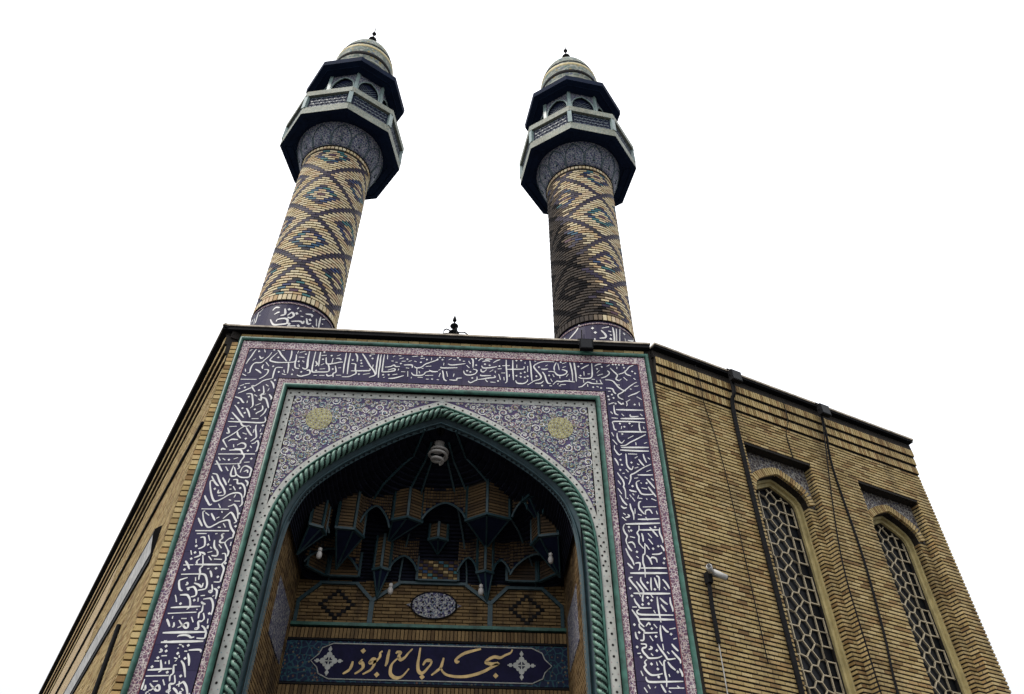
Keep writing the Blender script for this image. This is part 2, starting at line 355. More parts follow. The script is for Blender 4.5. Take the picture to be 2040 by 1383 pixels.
# masonry body: front sheets left and right of the arch, over it, sides, top
b = MB(); D = -0.03
def strip(bm, F, la, lb, d, mi=0):
    """fill between the arch line la (x->z) and height lb over x"""
    xs = sorted(set([round(-x, 4) for x, z in la]+[round(x, 4) for x, z in la]))
    for i in range(len(xs)-1):
        a, c = xs[i], xs[i+1]; za, zc = half_z(la, abs(a)), half_z(la, abs(c))
        if za is None or zc is None: continue
        if abs(a) == abs(la[0][0]): za = la[1][1]
        if abs(c) == abs(la[0][0]): zc = la[1][1]
        bm.quad(F.P(a, d, za), F.P(c, d, zc), F.P(c, d, lb), F.P(a, d, lb), mi)
for sx in (-1, 1):
    x0, x1 = sorted((sx*2.715, sx*(4.02 if sx > 0 else 4.15)))
    b.quad(FRONT.P(x0, D-0.05, ZB), FRONT.P(x1, D-0.05, ZB), FRONT.P(x1, D-0.05, 10.86), FRONT.P(x0, D-0.05, 10.86))
strip(b, FRONT, half, 10.86, D-0.05)
b.build('masonry', 'mortar', portal)
# roof of the whole block behind the cornice
RE = RIGHT.P(7.2, -0.1, 0); LE = LEFT.P(26, -0.1, 0)
rp = [Vector((-4.1, 0.1, 10.8)), Vector((4.0, 0.1, 10.8)), Vector((RE.x, RE.y, 10.8)), Vector((RE.x-2, RE.y+6, 10.8)), Vector((2, 22, 10.8)), Vector((LE.x, LE.y, 10.8))]
b = MB(); b.poly(rp); b.poly([p-Vector((0, 0, 0.25)) for p in reversed(rp)])
for i in range(len(rp)):
    p, q = rp[i], rp[(i+1) % len(rp)]; b.quad(p-Vector((0, 0, 0.25)), q-Vector((0, 0, 0.25)), q, p)
b.build('roof', 'roofing', portal)

# --- tiled bands of the frame: (inner x, outer x, bottom z of the top run, top z of the top run)
def band_rects(xi, xo, zi, zo):
    return [(-xo, -xi, ZB, zo, 'v'), (-xi, xi, zi, zo, 'h'), (xi, xo, ZB, zo, 'v')]
def tile_band(part, rects, pitch, cols, mat, name, depth=0.018, gap=0.004):
    for (x0, x1, z0, z1, o) in rects:
        nl = max(1, round(((z1-z0) if o == 'v' else (x1-x0))/pitch))
        for i in range(nl):
            for k in range(cols):
                if o == 'v': sa, sb = x0+(x1-x0)*k/cols, x0+(x1-x0)*(k+1)/cols; za, zb = z1-(z1-z0)*(i+1)/nl, z1-(z1-z0)*i/nl
                else: sa, sb = x0+(x1-x0)*i/nl, x0+(x1-x0)*(i+1)/nl; za, zb = z0+(z1-z0)*k/cols, z0+(z1-z0)*(k+1)/cols
                c, hx, hy, hz, _ = fbrick(FRONT, sa+gap/2, sb-gap/2, za+gap/2, zb-gap/2, mat, -depth, 0.0, 0.0012)
                if mat not in UNITS: UNITS[mat] = unit_mesh('unit_'+mat, mat)
                o2 = bpy.data.objects.new(name, UNITS[mat]); link(o2, part)
                o2.matrix_basis = Matrix(((hx.x, hy.x, hz.x, c.x), (hx.y, hy.y, hz.y, c.y), (hx.z, hy.z, hz.z, c.z), (0, 0, 0, 1)))
def backing(name, rects, mat='mortar'):
    b = MB()
    for (x0, x1, z0, z1, o) in rects: b.fbox(FRONT, x0, x1, -0.06, -0.010, z0, z1)
    return b.build(name, mat, portal)
r_ins = band_rects(3.10, 3.80, 9.78, 10.48)
ins = backing('inscription_band', r_ins); tile_band(ins, r_ins, 0.35, 2, 'navy_tile', 'tile')
r_bo = band_rects(3.815, 3.955, 10.495, 10.665)
bo = backing('outer_border', r_bo); tile_band(bo, r_bo, 0.35, 1, 'border_print', 'border_tile')
r_bi = band_rects(2.985, 3.085, 9.665, 9.765)
bi = backing('inner_border', r_bi); tile_band(bi, r_bi, 0.35, 1, 'border_print', 'border_tile')
def u_moulding(name, x, z, r, d, mat, n=7, xl=None, flat=1.0):
    """half-round bar running up, across and down"""
    xl = -x if xl is None else xl; rows = []
    for (px, pz, ox, oz) in ((xl, ZB, -1, 0), (xl, z, -1, 1), (x, z, 1, 1), (x, ZB, 1, 0)):
        rows.append([FRONT.P(px+ox*r*math.cos(PI*k/(n-1)), d+r*flat*math.sin(PI*k/(n-1)), pz+oz*r*math.cos(PI*k/(n-1))) for k in range(n)])
    b = MB(); b.grid(rows); return b.build(name, mat, portal, smooth=True)
u_moulding('outer_moulding', 4.0, 10.725, 0.042, 0.0, 'teal_glaze')
u_moulding('inner_moulding', 2.935, 9.612, 0.045, 0.0, 'teal_glaze')
u_moulding('thin_red_line', 2.982, 9.662, 0.006, 0.001, 'red_line', 5)
u_moulding('thin_red_line', 3.808, 10.488, 0.008, 0.001, 'red_line', 5)
# --- recessed field round the arch: cream dotted border, arabesque spandrels
FD = -0.07
b = MB()
for (x0, x1, z0, z1, o) in band_rects(2.745, 2.885, 9.43, 9.565): b.fbox(FRONT, x0, x1, FD-0.03, FD+0.006, z0, z1)
db = b.build('dotted_border', 'dot_cream', portal)
b = MB(); outer_full, band_full = full(outer_line), full(band_line)
k = min(len(outer_line), len(band_line))
bl = [FRONT.P(x, FD+0.007, min(z, 9.44)) for x, z in band_line]; ol = outer_line
rows_a = [FRONT.P(x, FD+0.007, z) for x, z in outer_line]
def ladder(bm, A, B, mi=0):
    i = j = 0
    while i < len(A)-1 or j < len(B)-1:
        if j >= len(B)-1 or (i < len(A)-1 and (A[i+1]-B[j]).length < (A[i]-B[j+1]).length): bm.poly([A[i], A[i+1], B[j]], mi); i += 1
        else: bm.poly([A[i], B[j+1], B[j]], mi); j += 1
ladder(b, rows_a, bl); mir = lambda L: [Vector((-p.x, p.y, p.z)) for p in L]
ladder(b, mir(rows_a), mir(bl)); ab = b.build('arch_border', 'dot_cream', portal)
b = MB(); strip(b, FRONT, half, 9.45, FD); sp = b.build('spandrel', 'spandrel_ground', portal)
# dots on both cream borders
b = MB(); s = 0.0; random.seed(3)
for (x0, x1, z0, z1, o) in band_rects(2.745, 2.885, 9.43, 9.565):
    nl = round(((z1-z0) if o == 'v' else (x1-x0))/0.165)
    for i in range(nl):
        c = ((x0+x1)/2, z1-(i+0.5)*(z1-z0)/nl) if o == 'v' else (x0+(i+0.5)*(x1-x0)/nl, (z0+z1)/2)
        b.disc(FRONT, c[0], c[1], 0.021, FD+0.009, 6)
        for q in (-0.041, 0.041):
            cc = (c[0]+q, c[1]+0.08) if o == 'v' else (c[0]+0.08, c[1]+q)
            b.disc(FRONT, cc[0], cc[1], 0.010, FD+0.009, 5, random.choice((0, 1, 2)))
b.build('dot', ['black_brick', 'pink_glaze', 'turquoise_glaze'], db, 'stuff')
b = MB(); mid = offset_half(half, 0.06); acc = 0.0; nxt = 0.08
for i in range(1, len(mid)-1):
    L = math.hypot(mid[i+1][0]-mid[i][0], mid[i+1][1]-mid[i][1])
    while nxt < acc+L:
        t = (nxt-acc)/L; x = mid[i][0]+(mid[i+1][0]-mid[i][0])*t; z = mid[i][1]+(mid[i+1][1]-mid[i][1])*t
        if z < 9.40:
            for sx in (-1, 1):
                b.disc(FRONT, sx*x, z, 0.020, FD+0.010, 6); b.disc(FRONT, sx*(x+0.03), z+0.05, 0.009, FD+0.010, 5, 1); b.disc(FRONT, sx*(x-0.05), z+0.05, 0.009, FD+0.010, 5, 2)
        nxt += 0.17
    acc += L
b.build('dot', ['black_brick', 'pink_glaze', 'turquoise_glaze'], ab, 'stuff')
# arabesque scrolls of the spandrels, mirrored left and right
random.seed(11); vine = MB(); inside = offset_half(half, 0.135)
def in_spandrel(x, z, m=0.0):
    x = abs(x)
    if x > 2.735-m or z > 9.42-m: return False
    za = half_z(inside, x)
    return (za is None and x > 2.7) or (za is not None and z > za+m)
circles = [(2.2, 8.93, 0.235)]
for tries in range(20000):
    r = random.choice((0.065, 0.055, 0.045, 0.035, 0.028)) if tries > 1500 else random.choice((0.085, 0.07))
    x, z = random.uniform(0.15, 2.73), random.uniform(6.4, 9.41)
    if not in_spandrel(x, z, r*0.55): continue
    if all(math.hypot(x-a, z-c) > (r+q)*0.86 for a, c, q in circles): circles.append((x, z, r))
INK = ['white_glaze', 'ochre_glaze', 'turquoise_glaze', 'pink_glaze', 'spandrel_ground', 'dot_cream']
DV = FD+0.004
for sx in (-1, 1):
    random.seed(5)
    for ci, (x, z, r) in enumerate(circles):
        if ci == 0:
            vine.disc(FRONT, sx*x, z, r, DV+0.007, 24, 1, a0=0.1)
            for ring, nn, rr in ((0.86, 24, 0.012), (0.66, 18, 0.013), (0.46, 12, 0.013), (0.24, 6, 0.013)):
                for q in range(nn):
                    a = 2*PI*q/nn+ring; vine.disc(FRONT, sx*(x+r*ring*math.cos(a)), z+r*ring*math.sin(a), rr, DV+0.009, 6, 4 if (q % 2) else 5)
            continue
        turns = 1.3; a0 = random.uniform(0, 2*PI); dr = random.choice((-1, 1)); ink = random.choice((0, 0, 5, 5, 5, 2, 3))
        pts = []; nn = 16
        for q in range(nn+1):
            t = q/nn; rad = r*(1-0.82*t); a = a0+dr*turns*2*PI*t; px, pz = x+rad*math.cos(a), z+rad*math.sin(a)
            pts.append((sx*px, pz))
        wd = 0.011+0.05*r
        keep = [p for p in pts if in_spandrel(p[0], p[1], -0.01)]
        if len(keep) > 3: vine.ribbon(FRONT, keep, wd, DV, ink)
        # leaves outside the spiral, flower at its heart
        for q in range(0, nn, 1):
            t = q/nn; rad = r*(1-0.82*t); a = a0+dr*turns*2*PI*t
            lx, lz = x+(rad+r*0.16)*math.cos(a+0.2), z+(rad+r*0.16)*math.sin(a+0.2)
            if in_spandrel(lx, lz, 0.01): vine.disc(FRONT, sx*lx, lz, 0.010+0.05*r, DV+0.002, 4, random.choice((0, 5, 5, 2, 3, 1, 4)), rz=0.008+0.05*r, a0=a)
        fl = random.choice((0, 0, 1, 3, 2)); vine.disc(FRONT, sx*x, z, 0.012+0.12*r, DV+0.004, 6, fl); vine.disc(FRONT, sx*x, z, 0.005+0.05*r, DV+0.006, 5, 4)
vine.build('arabesque', INK, sp, 'stuff')

# --- rope moulding round the arch
RC = offset_half(half, -0.105)
path = full(RC); RR = 0.09
pts = []
for i in range(len(path)-1):
    (x0, z0), (x1, z1) = path[i], path[i+1]; L = math.hypot(x1-x0, z1-z0)
    step = 0.0135 if max(z0, z1) > 3.4 else 0.05
    nn = max(1, int(L/step))
    if L > 5: # the straight jamb: fine only where it is seen
        zs = []; z = z0
        while (z < z1) if z1 > z0 else (z > z1):
            zs.append(z); z += (0.0135 if z > 3.6 else 0.05)*(1 if z1 > z0 else -1)
        pts += [(x0+(x1-x0)*(q-z0)/(z1-z0), q) for q in zs]
    else: pts += [(x0+(x1-x0)*k/nn, z0+(z1-z0)*k/nn) for k in range(nn)]
pts.append(path[-1])
b = MB(); rows = []; arc = 0.0; NR = 20; facs = []
for i, (x, z) in enumerate(pts):
    if i: arc += math.hypot(x-pts[i-1][0], z-pts[i-1][1])
    a = pts[max(i-2, 0)]; c = pts[min(i+2, len(pts)-1)]; tx, tz = c[0]-a[0], c[1]-a[1]; q = math.hypot(tx, tz); nx, nz = -tz/q, tx/q
    row = []
    for k in range(NR):
        th = 2*PI*k/NR
        side = 1 if arc < 0 else 1
        ph = 3*th + 2*PI*arc/0.112*1.0
        fac = abs(math.cos(ph/2)); rr = RR*(0.60+0.40*fac**0.7); facs.append(fac)
        row.append(FRONT.P(x+nx*rr*math.cos(th), -0.10+rr*math.sin(th), z+nz*rr*math.cos(th)))
    rows.append(row)
b.grid(rows, 0, True)
b.m = [1 if facs[a*NR+k]+facs[(a+1)*NR+(k+1) % NR] < 1.15 else 0 for a in range(len(rows)-1) for k in range(NR)]     # grooves coloured dark for the shade in them
b.build('rope_moulding', ['rope_glaze', 'groove_shade'], portal, smooth=True)
def arch_tube(name, off, d, r, mat, par=portal):
    b = MB(); h = offset_half(half, off) if off else half
    b.tube([FRONT.P(x, d, z) for x, z in full(h)], r, 6); return b.build(name, mat, par, smooth=True)
arch_tube('arch_moulding', -0.006, FD+0.012, 0.024, 'teal_glaze')
arch_tube('inner_arch_line', -0.262, -0.2, 0.018, 'dark_teal')
# --- brick strip on the left corner, band and cap under the skyline
bx = []
z = ZB
while z < 10.62:
    bx.append(fbrick(FRONT, -4.165+jit(0.004), -4.048, z+0.012, z+0.088, 'brick', -0.08, 0.0)); z += 0.1
bx += [fbrick(FRONT, -4.03+i*0.205, -4.03+i*0.205+0.195, 10.775, 10.835, 'brick', -0.08, 0.0) for i in range(39)]
pieces(bx, portal, 'brick', 'brickwork', 300)
b = MB(); b.fbox(FRONT, -4.42, 4.1, -0.25, 0.11, 10.955, 10.992); b.fbox(FRONT, -4.40, 4.08, -0.25, 0.09, 10.875, 10.953, 2); b.fbox(FRONT, -4.34, 4.05, -0.25, -0.02, 10.80, 10.872, 1)  # the black box colours in the shadow under the cap
b.build('coping', ['cap_stone', 'mortar', 'black_metal'], portal)
# lining between the rope moulding and the niche
b = MB(); fa = offset_half(half, -0.01); fb = offset_half(half, -0.31)
A = [FRONT.P(x, -0.075, z) for x, z in fa]; B = [FRONT.P(x, -0.26, z) for x, z in fb]
ladder(b, A, B); ladder(b, mir(A), mir(B)); b.build('arch_lining', 'dark_teal', portal)

# --- the niche behind the arch
NX, NY = 2.42, 2.3
BACK = Frame((0, NY, 0), (1, 0, 0), (0, -1, 0)); SR = Frame((NX, 0.25, 0), (0, 1, 0), (-1, 0, 0)); SL = Frame((-NX, 0.25, 0), (0, 1, 0), (1, 0, 0))
niche = MB()
niche.quad(BACK.P(-NX-.1, -0.045, ZB), BACK.P(NX+.1, -0.045, ZB), BACK.P(NX+.1, -0.045, 8.2), BACK.P(-NX-.1, -0.045, 8.2))
for F in (SL, SR): niche.quad(F.P(-0.1, -0.045, ZB), F.P(2.2, -0.045, ZB), F.P(2.2, -0.045, 7.4), F.P(-0.1, -0.045, 7.4))
nw = niche.build('niche_wall', 'mortar', portal)
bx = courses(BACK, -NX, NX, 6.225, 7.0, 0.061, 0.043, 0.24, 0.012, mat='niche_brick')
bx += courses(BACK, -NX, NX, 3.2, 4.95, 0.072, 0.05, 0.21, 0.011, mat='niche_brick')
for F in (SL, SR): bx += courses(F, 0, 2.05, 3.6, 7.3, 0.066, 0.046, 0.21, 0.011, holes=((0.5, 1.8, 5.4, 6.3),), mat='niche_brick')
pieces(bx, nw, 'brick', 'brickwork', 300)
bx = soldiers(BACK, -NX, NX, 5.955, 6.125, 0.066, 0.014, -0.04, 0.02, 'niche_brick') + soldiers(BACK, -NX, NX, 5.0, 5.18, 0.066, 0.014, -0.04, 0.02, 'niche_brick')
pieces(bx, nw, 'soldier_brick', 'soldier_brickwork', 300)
for F in (SL, SR):
    b = MB(); b.fbox(F, 0.5, 1.8, -0.04, 0.0, 5.4, 6.3); b.build('side_tile_panel', 'medallion_print', nw)
b = MB(); b.fbox(BACK, -NX, NX, -0.02, 0.05, 6.16, 6.215); b.fbox(BACK, -NX, NX, -0.02, 0.03, 5.915, 5.945, 1); b.fbox(BACK, -NX, NX, -0.02, 0.03, 5.19, 5.22, 1)
b.build('string_course', ['teal_glaze', 'black_brick'], nw)
# dark header bricks set as a diamond, either side of the medallion
dia = [(0, 4), (-1, 3), (1, 3), (-2, 2), (2, 2), (-3, 1), (3, 1), (-4, 0), (4, 0), (-3, -1), (3, -1), (-2, -2), (2, -2), (-1, -3), (1, -3), (0, -4)]
bx = []
for cx in (-1.68, 1.72):
    for (du, dv) in dia:
        s = cx+du*0.07; zz = 6.225+0.061*(5+dv); bx.append(fbrick(BACK, s-0.045, s+0.045, zz-0.004, zz+0.049, 'black_brick', -0.03, 0.006))
pieces(bx, nw, 'dark_header_brick', 'dark_headers', 60)
b = MB(); b.disc(BACK, 0.05, 6.57, 0.40, 0.03, 28, 0, rz=0.235)
for q in (-1, 1): b.poly([BACK.P(0.05+q*0.38, 0.03, 6.62), BACK.P(0.05+q*0.38, 0.03, 6.52), BACK.P(0.05+q*0.50, 0.03, 6.57)] if q > 0 else [BACK.P(0.05-0.50, 0.03, 6.57), BACK.P(0.05-0.38, 0.03, 6.52), BACK.P(0.05-0.38, 0.03, 6.62)])
b.tube([BACK.P(0.05+0.41*math.cos(2*PI*k/28), 0.03, 6.57+0.245*math.sin(2*PI*k/28)) for k in range(29)], 0.014, 5, 1)
for (kx, kz, nn, rr) in ((0.33, 0.185, 22, 0.020), (0.22, 0.12, 14, 0.022), (0.10, 0.06, 7, 0.022)):
    for k in range(nn):
        a = 2*PI*k/nn; b.disc(BACK, 0.05+kx*math.cos(a), 6.57+kz*math.sin(a), rr, 0.034, 5, 2 if k % 2 else 1, a0=a)
b.build('oval_medallion', ['medallion_print', 'black_brick', 'dot_cream'], nw)
# teal strips dividing the wall into three panels, forking at the top
b = MB()
def bar(bm, F, p, q, w, d, h, mi=0):
    s0, z0 = p; s1, z1 = q; L = math.hypot(s1-s0, z1-z0); tx, tz = (s1-s0)/L, (z1-z0)/L
    T = F.x*tx+F.z*tz; N = F.x*(-tz)+F.z*tx
    bm.box(F.P((s0+s1)/2, d+h/2, (z0+z1)/2), T*(L/2), N*(w/2), F.n*(h/2), mi)
for sx in (-1, 1):
    bar(b, BACK, (sx*1.06, 6.22), (sx*1.06, 6.64), 0.085, 0.0, 0.045)
    bar(b, BACK, (sx*1.06, 6.62), (sx*0.60, 6.96), 0.06, 0.002, 0.05); bar(b, BACK, (sx*1.06, 6.62), (sx*1.36, 6.92), 0.06, 0.004, 0.05)
    bar(b, BACK, (sx*2.36, 6.22), (sx*2.36, 6.62), 0.06, 0.0, 0.045); bar(b, BACK, (sx*2.36, 6.60), (sx*2.02, 6.92), 0.06, 0.002, 0.05)
    bar(b, BACK, (sx*1.34, 6.93), (sx*2.04, 6.93), 0.05, 0.006, 0.05)
bar(b, BACK, (-0.62, 6.97), (0.62, 6.97), 0.05, 0.006, 0.05)
b.build('panel_strip', 'dark_teal', nw)

# --- vault shell and its brick stalactites
vault = MB(); rows = []
inner_r = offset_half(half, -0.305)
NV = 34
def shell_ring(t):
    z = 6.98+t*(9.02-6.98); X = None
    for k in range(len(inner_r)-1):
        (x0, z0), (x1, z1) = inner_r[k], inner_r[k+1]
        if z0 <= z <= z1: X = x0+(x1-x0)*(z-z0)/(z1-z0 or 1)
    X = min(X or 0.02, NX+0.02); dep = NY-0.22; yb = 0.22+dep*max(0.02, (1-t**1.7))**0.62; e = 0.10+0.82*t; row = []
    for k in range(41):
        a = PI*k/40; cx, sy = math.cos(a), math.sin(a)
        row.append(Vector((-X*math.copysign(abs(cx)**e, cx), 0.22+(yb-0.22)*abs(sy)**e, z)))
    return row
for i in range(NV+1): rows.append(shell_ring(i/NV))
stepped = []
for i in range(NV):         # every course overhangs the one below, with a raked joint between
    lo, hi = rows[i], rows[i+1]; hz = (hi[0].z-lo[0].z)
    stepped.append([Vector((p.x, p.y, p.z)) for p in lo]); stepped.append([Vector((p.x, p.y, p.z+hz*0.66)) for p in lo])
    stepped.append([Vector((p.x*1.006, p.y+0.02, p.z+hz*0.68)) for p in lo]); stepped.append([Vector((p.x*1.006, p.y+0.02, p.z+hz*0.98)) for p in lo])
vault.grid(stepped); vs = vault.build('vault', 'shaded_vault_course', portal)

b = MB(); b.quad(Vector((-2.6, 0.2, 9.5)), Vector((2.6, 0.2, 9.5)), Vector((2.6, 2.6, 9.5)), Vector((-2.6, 2.6, 9.5)))
b.build('vault_back', 'mortar', portal)
def shell_y(x, z):
    best = None
    t = (z-6.98)/(9.02-6.98); i = max(0, min(NV, int(round(t*NV))))
    for p in rows[i]:
        if best is None or abs(p.x-x) < abs(best.x-x): best = p
    return best.y
# ribs of the vault: arcs springing from the wall and following the shell
b = MB()
for x0 in (-1.9, -1.06, -0.62, 0.62, 1.06, 1.9):
    pl = []
    for k in range(15):
        t = k/14; z = 6.98+1.9*t; x = x0*(1-0.85*t**1.8); pl.append(Vector((x, shell_y(x, z)-0.012, z)))
    b.tube(pl, 0.022, 5)
b.build('vault_rib', 'dark_teal', vs)
def stalactite(cx, cy, z0, z1, w, turn, tip, faces=2):
    """hanging prism: brick courses on its faces, teal edge strips, dark foot tapering back to the wall"""
    c = Vector((cx, cy, 0)); n = faces; R = w
    ang = [turn+(-1+2*k/n)*PI*0.5*0.62 for k in range(n+1)]
    P = [c+Vector((math.sin(a)*R, -math.cos(a)*R, 0)) for a in ang]
    core = MB(); top = [p+Vector((0, 0, z1)) for p in P]; bot = [p+Vector((0, 0, z0)) for p in P]; back = c+Vector((0, 0.35, 0)); tipp = Vector(tip)
    for k in range(n): core.quad(bot[k], bot[k+1], top[k+1], top[k])
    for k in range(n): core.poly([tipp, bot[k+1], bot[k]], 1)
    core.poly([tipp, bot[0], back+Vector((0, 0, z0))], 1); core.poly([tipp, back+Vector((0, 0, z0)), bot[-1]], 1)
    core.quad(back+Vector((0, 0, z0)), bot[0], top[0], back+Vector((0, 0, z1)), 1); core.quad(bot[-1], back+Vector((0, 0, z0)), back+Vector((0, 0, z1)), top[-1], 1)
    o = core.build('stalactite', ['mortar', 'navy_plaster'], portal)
    bx = []; st = MB()
    for k in range(n):
        x = (P[k+1]-P[k]); L = x.length; x.normalize(); nn = Vector((x.y, -x.x, 0))
        F = Frame(P[k], x, nn); rws = int((z1-z0)/0.062)
        for r in range(rws): bx.append(fbrick(F, 0.03, L-0.03, z0+r*0.062+0.006, z0+r*0.062+0.048, 'vault_brick', -0.02, 0.016))
    for p in P:
        dv = (p-c).normalized(); st.box(p+Vector((0, 0, (z0+z1)/2)), Vector((-dv.y, dv.x, 0))*0.022, dv*0.024, Vector((0, 0, (z1-z0)/2)))
        st.tube([p+Vector((0, 0, z0)), tipp], 0.018, 5)
    for k in range(n):
        m2 = (bot[k]+bot[k+1])/2; x = (bot[k+1]-bot[k]); L = x.length; x.normalize(); st.box(m2, x*(L/2+0.02), Vector((x.y, -x.x, 0))*0.03, Vector((0, 0, 0.022)))
    pieces(bx, o, 'brick', 'brickwork', 40); st.build('edge_strip', 'dark_teal', o)
    return o
for a in ((-0.94, 2.12, 7.08, 7.75, 0.17, 0.0, (-0.98, 2.25, 6.66)), (0.94, 2.12, 7.08, 7.75, 0.17, 0.0, (1.0, 2.25, 6.66)),
          (-1.62, 1.50, 7.42, 8.2, 0.33, 0.6, (-1.75, 2.0, 7.05)), (2.12, 1.45, 7.38, 8.2, 0.36, -0.75, (2.3, 1.85, 6.95)), (-2.14, 1.10, 7.28, 7.95, 0.24, 0.95, (-2.35, 1.3, 6.95)),
          (-0.55, 1.70, 7.78, 8.4, 0.32, 0.1, (-0.9, 2.05, 7.6)), (0.98, 1.62, 7.76, 8.5, 0.48, -0.12, (0.95, 2.0, 7.55)), (1.80, 1.10, 8.02, 8.5, 0.22, -0.6, (1.95, 1.45, 7.7)), (0.05, 2.0, 7.62, 7.95, 0.20, 0.0, (0.05, 2.2, 7.5))):
    stalactite(*a)
# pointed squinches joining neighbouring stalactites: brick courses round a dark cell, rib along its edge
def squinch(A, B, z0, z1, rise):
    A, B = Vector((*A, 0)), Vector((*B, 0)); x = B-A; L = x.length; x.normalize(); F = Frame(A, x, Vector((x.y, -x.x, 0)))
    def arch_z(s): t = abs(2*s/L-1); return z0+rise*(1-t**1.6)**0.75
    def dep(s, z): return -0.05*math.sin(PI*s/L)          # the face bows back towards the wall
    b = MB(); N = 14
    rows2 = [[F.P(L*i/N, dep(L*i/N, 0)-0.02, arch_z(L*i/N)) for i in range(N+1)], [F.P(L*i/N, dep(L*i/N, 0)-0.02, z1) for i in range(N+1)]]
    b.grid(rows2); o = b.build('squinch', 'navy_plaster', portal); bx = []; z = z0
    while z+0.05 < z1:
        i = 0
        while i < N:
            s0, s1 = L*i/N, L*(i+1)/N
            if z > max(arch_z(s0), arch_z(s1)): bx.append(fbrick(F, s0+0.004, s1-0.004, z+0.006, z+0.046, 'vault_brick', dep((s0+s1)/2, z)-0.02, dep((s0+s1)/2, z)+0.008))
            i += 1
        z += 0.062
    if bx: pieces(bx, o, 'brick', 'brickwork', 30)
    b = MB(); b.tube([F.P(L*i/N, dep(L*i/N, 0)+0.01, arch_z(L*i/N)) for i in range(N+1)], 0.022, 5); b.build('squinch_rib', 'dark_teal', o)
for a in (((-2.0, 1.02), (-1.87, 1.28), 7.35, 8.1, 0.2), ((-1.36, 1.36), (-0.84, 1.50), 7.62, 8.6, 0.42), ((-0.26, 1.48), (0.54, 1.40), 7.80, 8.8, 0.36), ((1.40, 1.30), (1.66, 1.02), 7.8, 8.7, 0.26), ((1.92, 0.98), (2.12, 1.10), 7.7, 8.2, 0.2),
          ((-2.3, 1.75), (-1.36, 2.02), 7.05, 7.75, 0.36), ((-0.80, 2.02), (-0.30, 2.08), 7.1, 7.85, 0.30), ((0.44, 2.08), (0.80, 2.02), 7.1, 7.85, 0.30), ((1.08, 2.02), (1.40, 2.04), 7.1, 7.85, 0.26), ((1.4, 2.02), (2.28, 1.7), 7.05, 7.75, 0.36)):
    squinch(*a)
# brick panels between them at the foot of the vault
def brick_panel(cx, cy, z0, z1, w, turn, pattern=False):
    c = Vector((cx, cy, 0)); x = Vector((math.cos(turn), math.sin(turn), 0)); F = Frame(c, x, Vector((x.y, -x.x, 0)))
    b = MB(); b.fbox(F, -w/2, w/2, -0.06, -0.012, z0, z1); b2 = b.build('vault_panel', 'mortar', portal); bx = []
    r = 0; z = z0
    while z+0.05 < z1:
        if pattern:
            for q in range(8):
                s = -w/2+w*q/8; bx.append(fbrick(F, s+0.006, s+w/8-0.006, z+0.006, z+0.052, ('turquoise_glazed_brick', 'brick', 'purple_glazed_brick')[(q+r) % 3] if (q+r) % 2 else 'vault_brick', -0.03, 0.0))
        else: bx.append(fbrick(F, -w/2+0.02, w/2-0.02, z+0.006, z+0.05, 'vault_brick', -0.03, 0.0))
        z += 0.062; r += 1
    pieces(bx, b2, 'brick', 'brickwork', 80)
    fr = MB()
    for sgn in (-1, 1): fr.fbox(F, sgn*w/2-0.022, sgn*w/2+0.022, -0.03, 0.03, z0-0.02, z1+0.02)
    fr.fbox(F, -w/2+0.022, w/2-0.022, -0.03, 0.03, z0-0.03, z0); fr.build('panel_frame', 'dark_teal', b2)
brick_panel(0.08, 2.22, 7.02, 7.56, 0.76, 0.0, True)
brick_panel(1.62, 2.16, 7.02, 7.45, 0.55, 0.0); brick_panel(-1.62, 2.16, 7.02, 7.45, 0.55, 0.0)
brick_panel(2.10, 1.98, 7.02, 7.40, 0.46, -0.85); brick_panel(-2.10, 1.98, 7.02, 7.40, 0.46, 0.85)

# --- name panel over the door
pb = MB(); pb.fbox(BACK, -NX, NX, -0.03, 0.012, 5.235, 5.905); pl = pb.build('name_panel', 'panel_print', portal)
pb = MB()
cart = [(-1.62, 5.28), (1.80, 5.28), (1.98, 5.36), (2.02, 5.46), (2.14, 5.57), (2.02, 5.68), (1.98, 5.78), (1.80, 5.86), (-1.62, 5.86), (-1.80, 5.78), (-1.84, 5.68), (-1.96, 5.57), (-1.84, 5.46), (-1.80, 5.36)]
pb.poly([BACK.P(s, 0.02, z) for s, z in cart]); pb.build('name_field', 'name_navy', pl)
pb = MB(); pb.tube([BACK.P(s, 0.022, z) for s, z in cart+cart[:1]], 0.010, 5)
for (cx, sc) in ((1.62, 1.0), (-1.66, 1.0)):
    for k in range(4):
        a = PI/2*k; pb.disc(BACK, cx+0.10*math.cos(a), 5.57+0.10*math.sin(a), 0.05, 0.024, 8); pb.disc(BACK, cx+0.19*math.cos(a), 5.57+0.19*math.sin(a), 0.035, 0.026, 6)
        a += PI/4; pb.disc(BACK, cx+0.085*math.cos(a), 5.57+0.085*math.sin(a), 0.035, 0.024, 6)
        bar(pb, BACK, (cx, 5.57), (cx+0.24*math.cos(PI/2*k), 5.57+0.24*math.sin(PI/2*k)), 0.02, 0.021, 0.004)
pb.build('cartouche_line', 'dot_cream', pl)
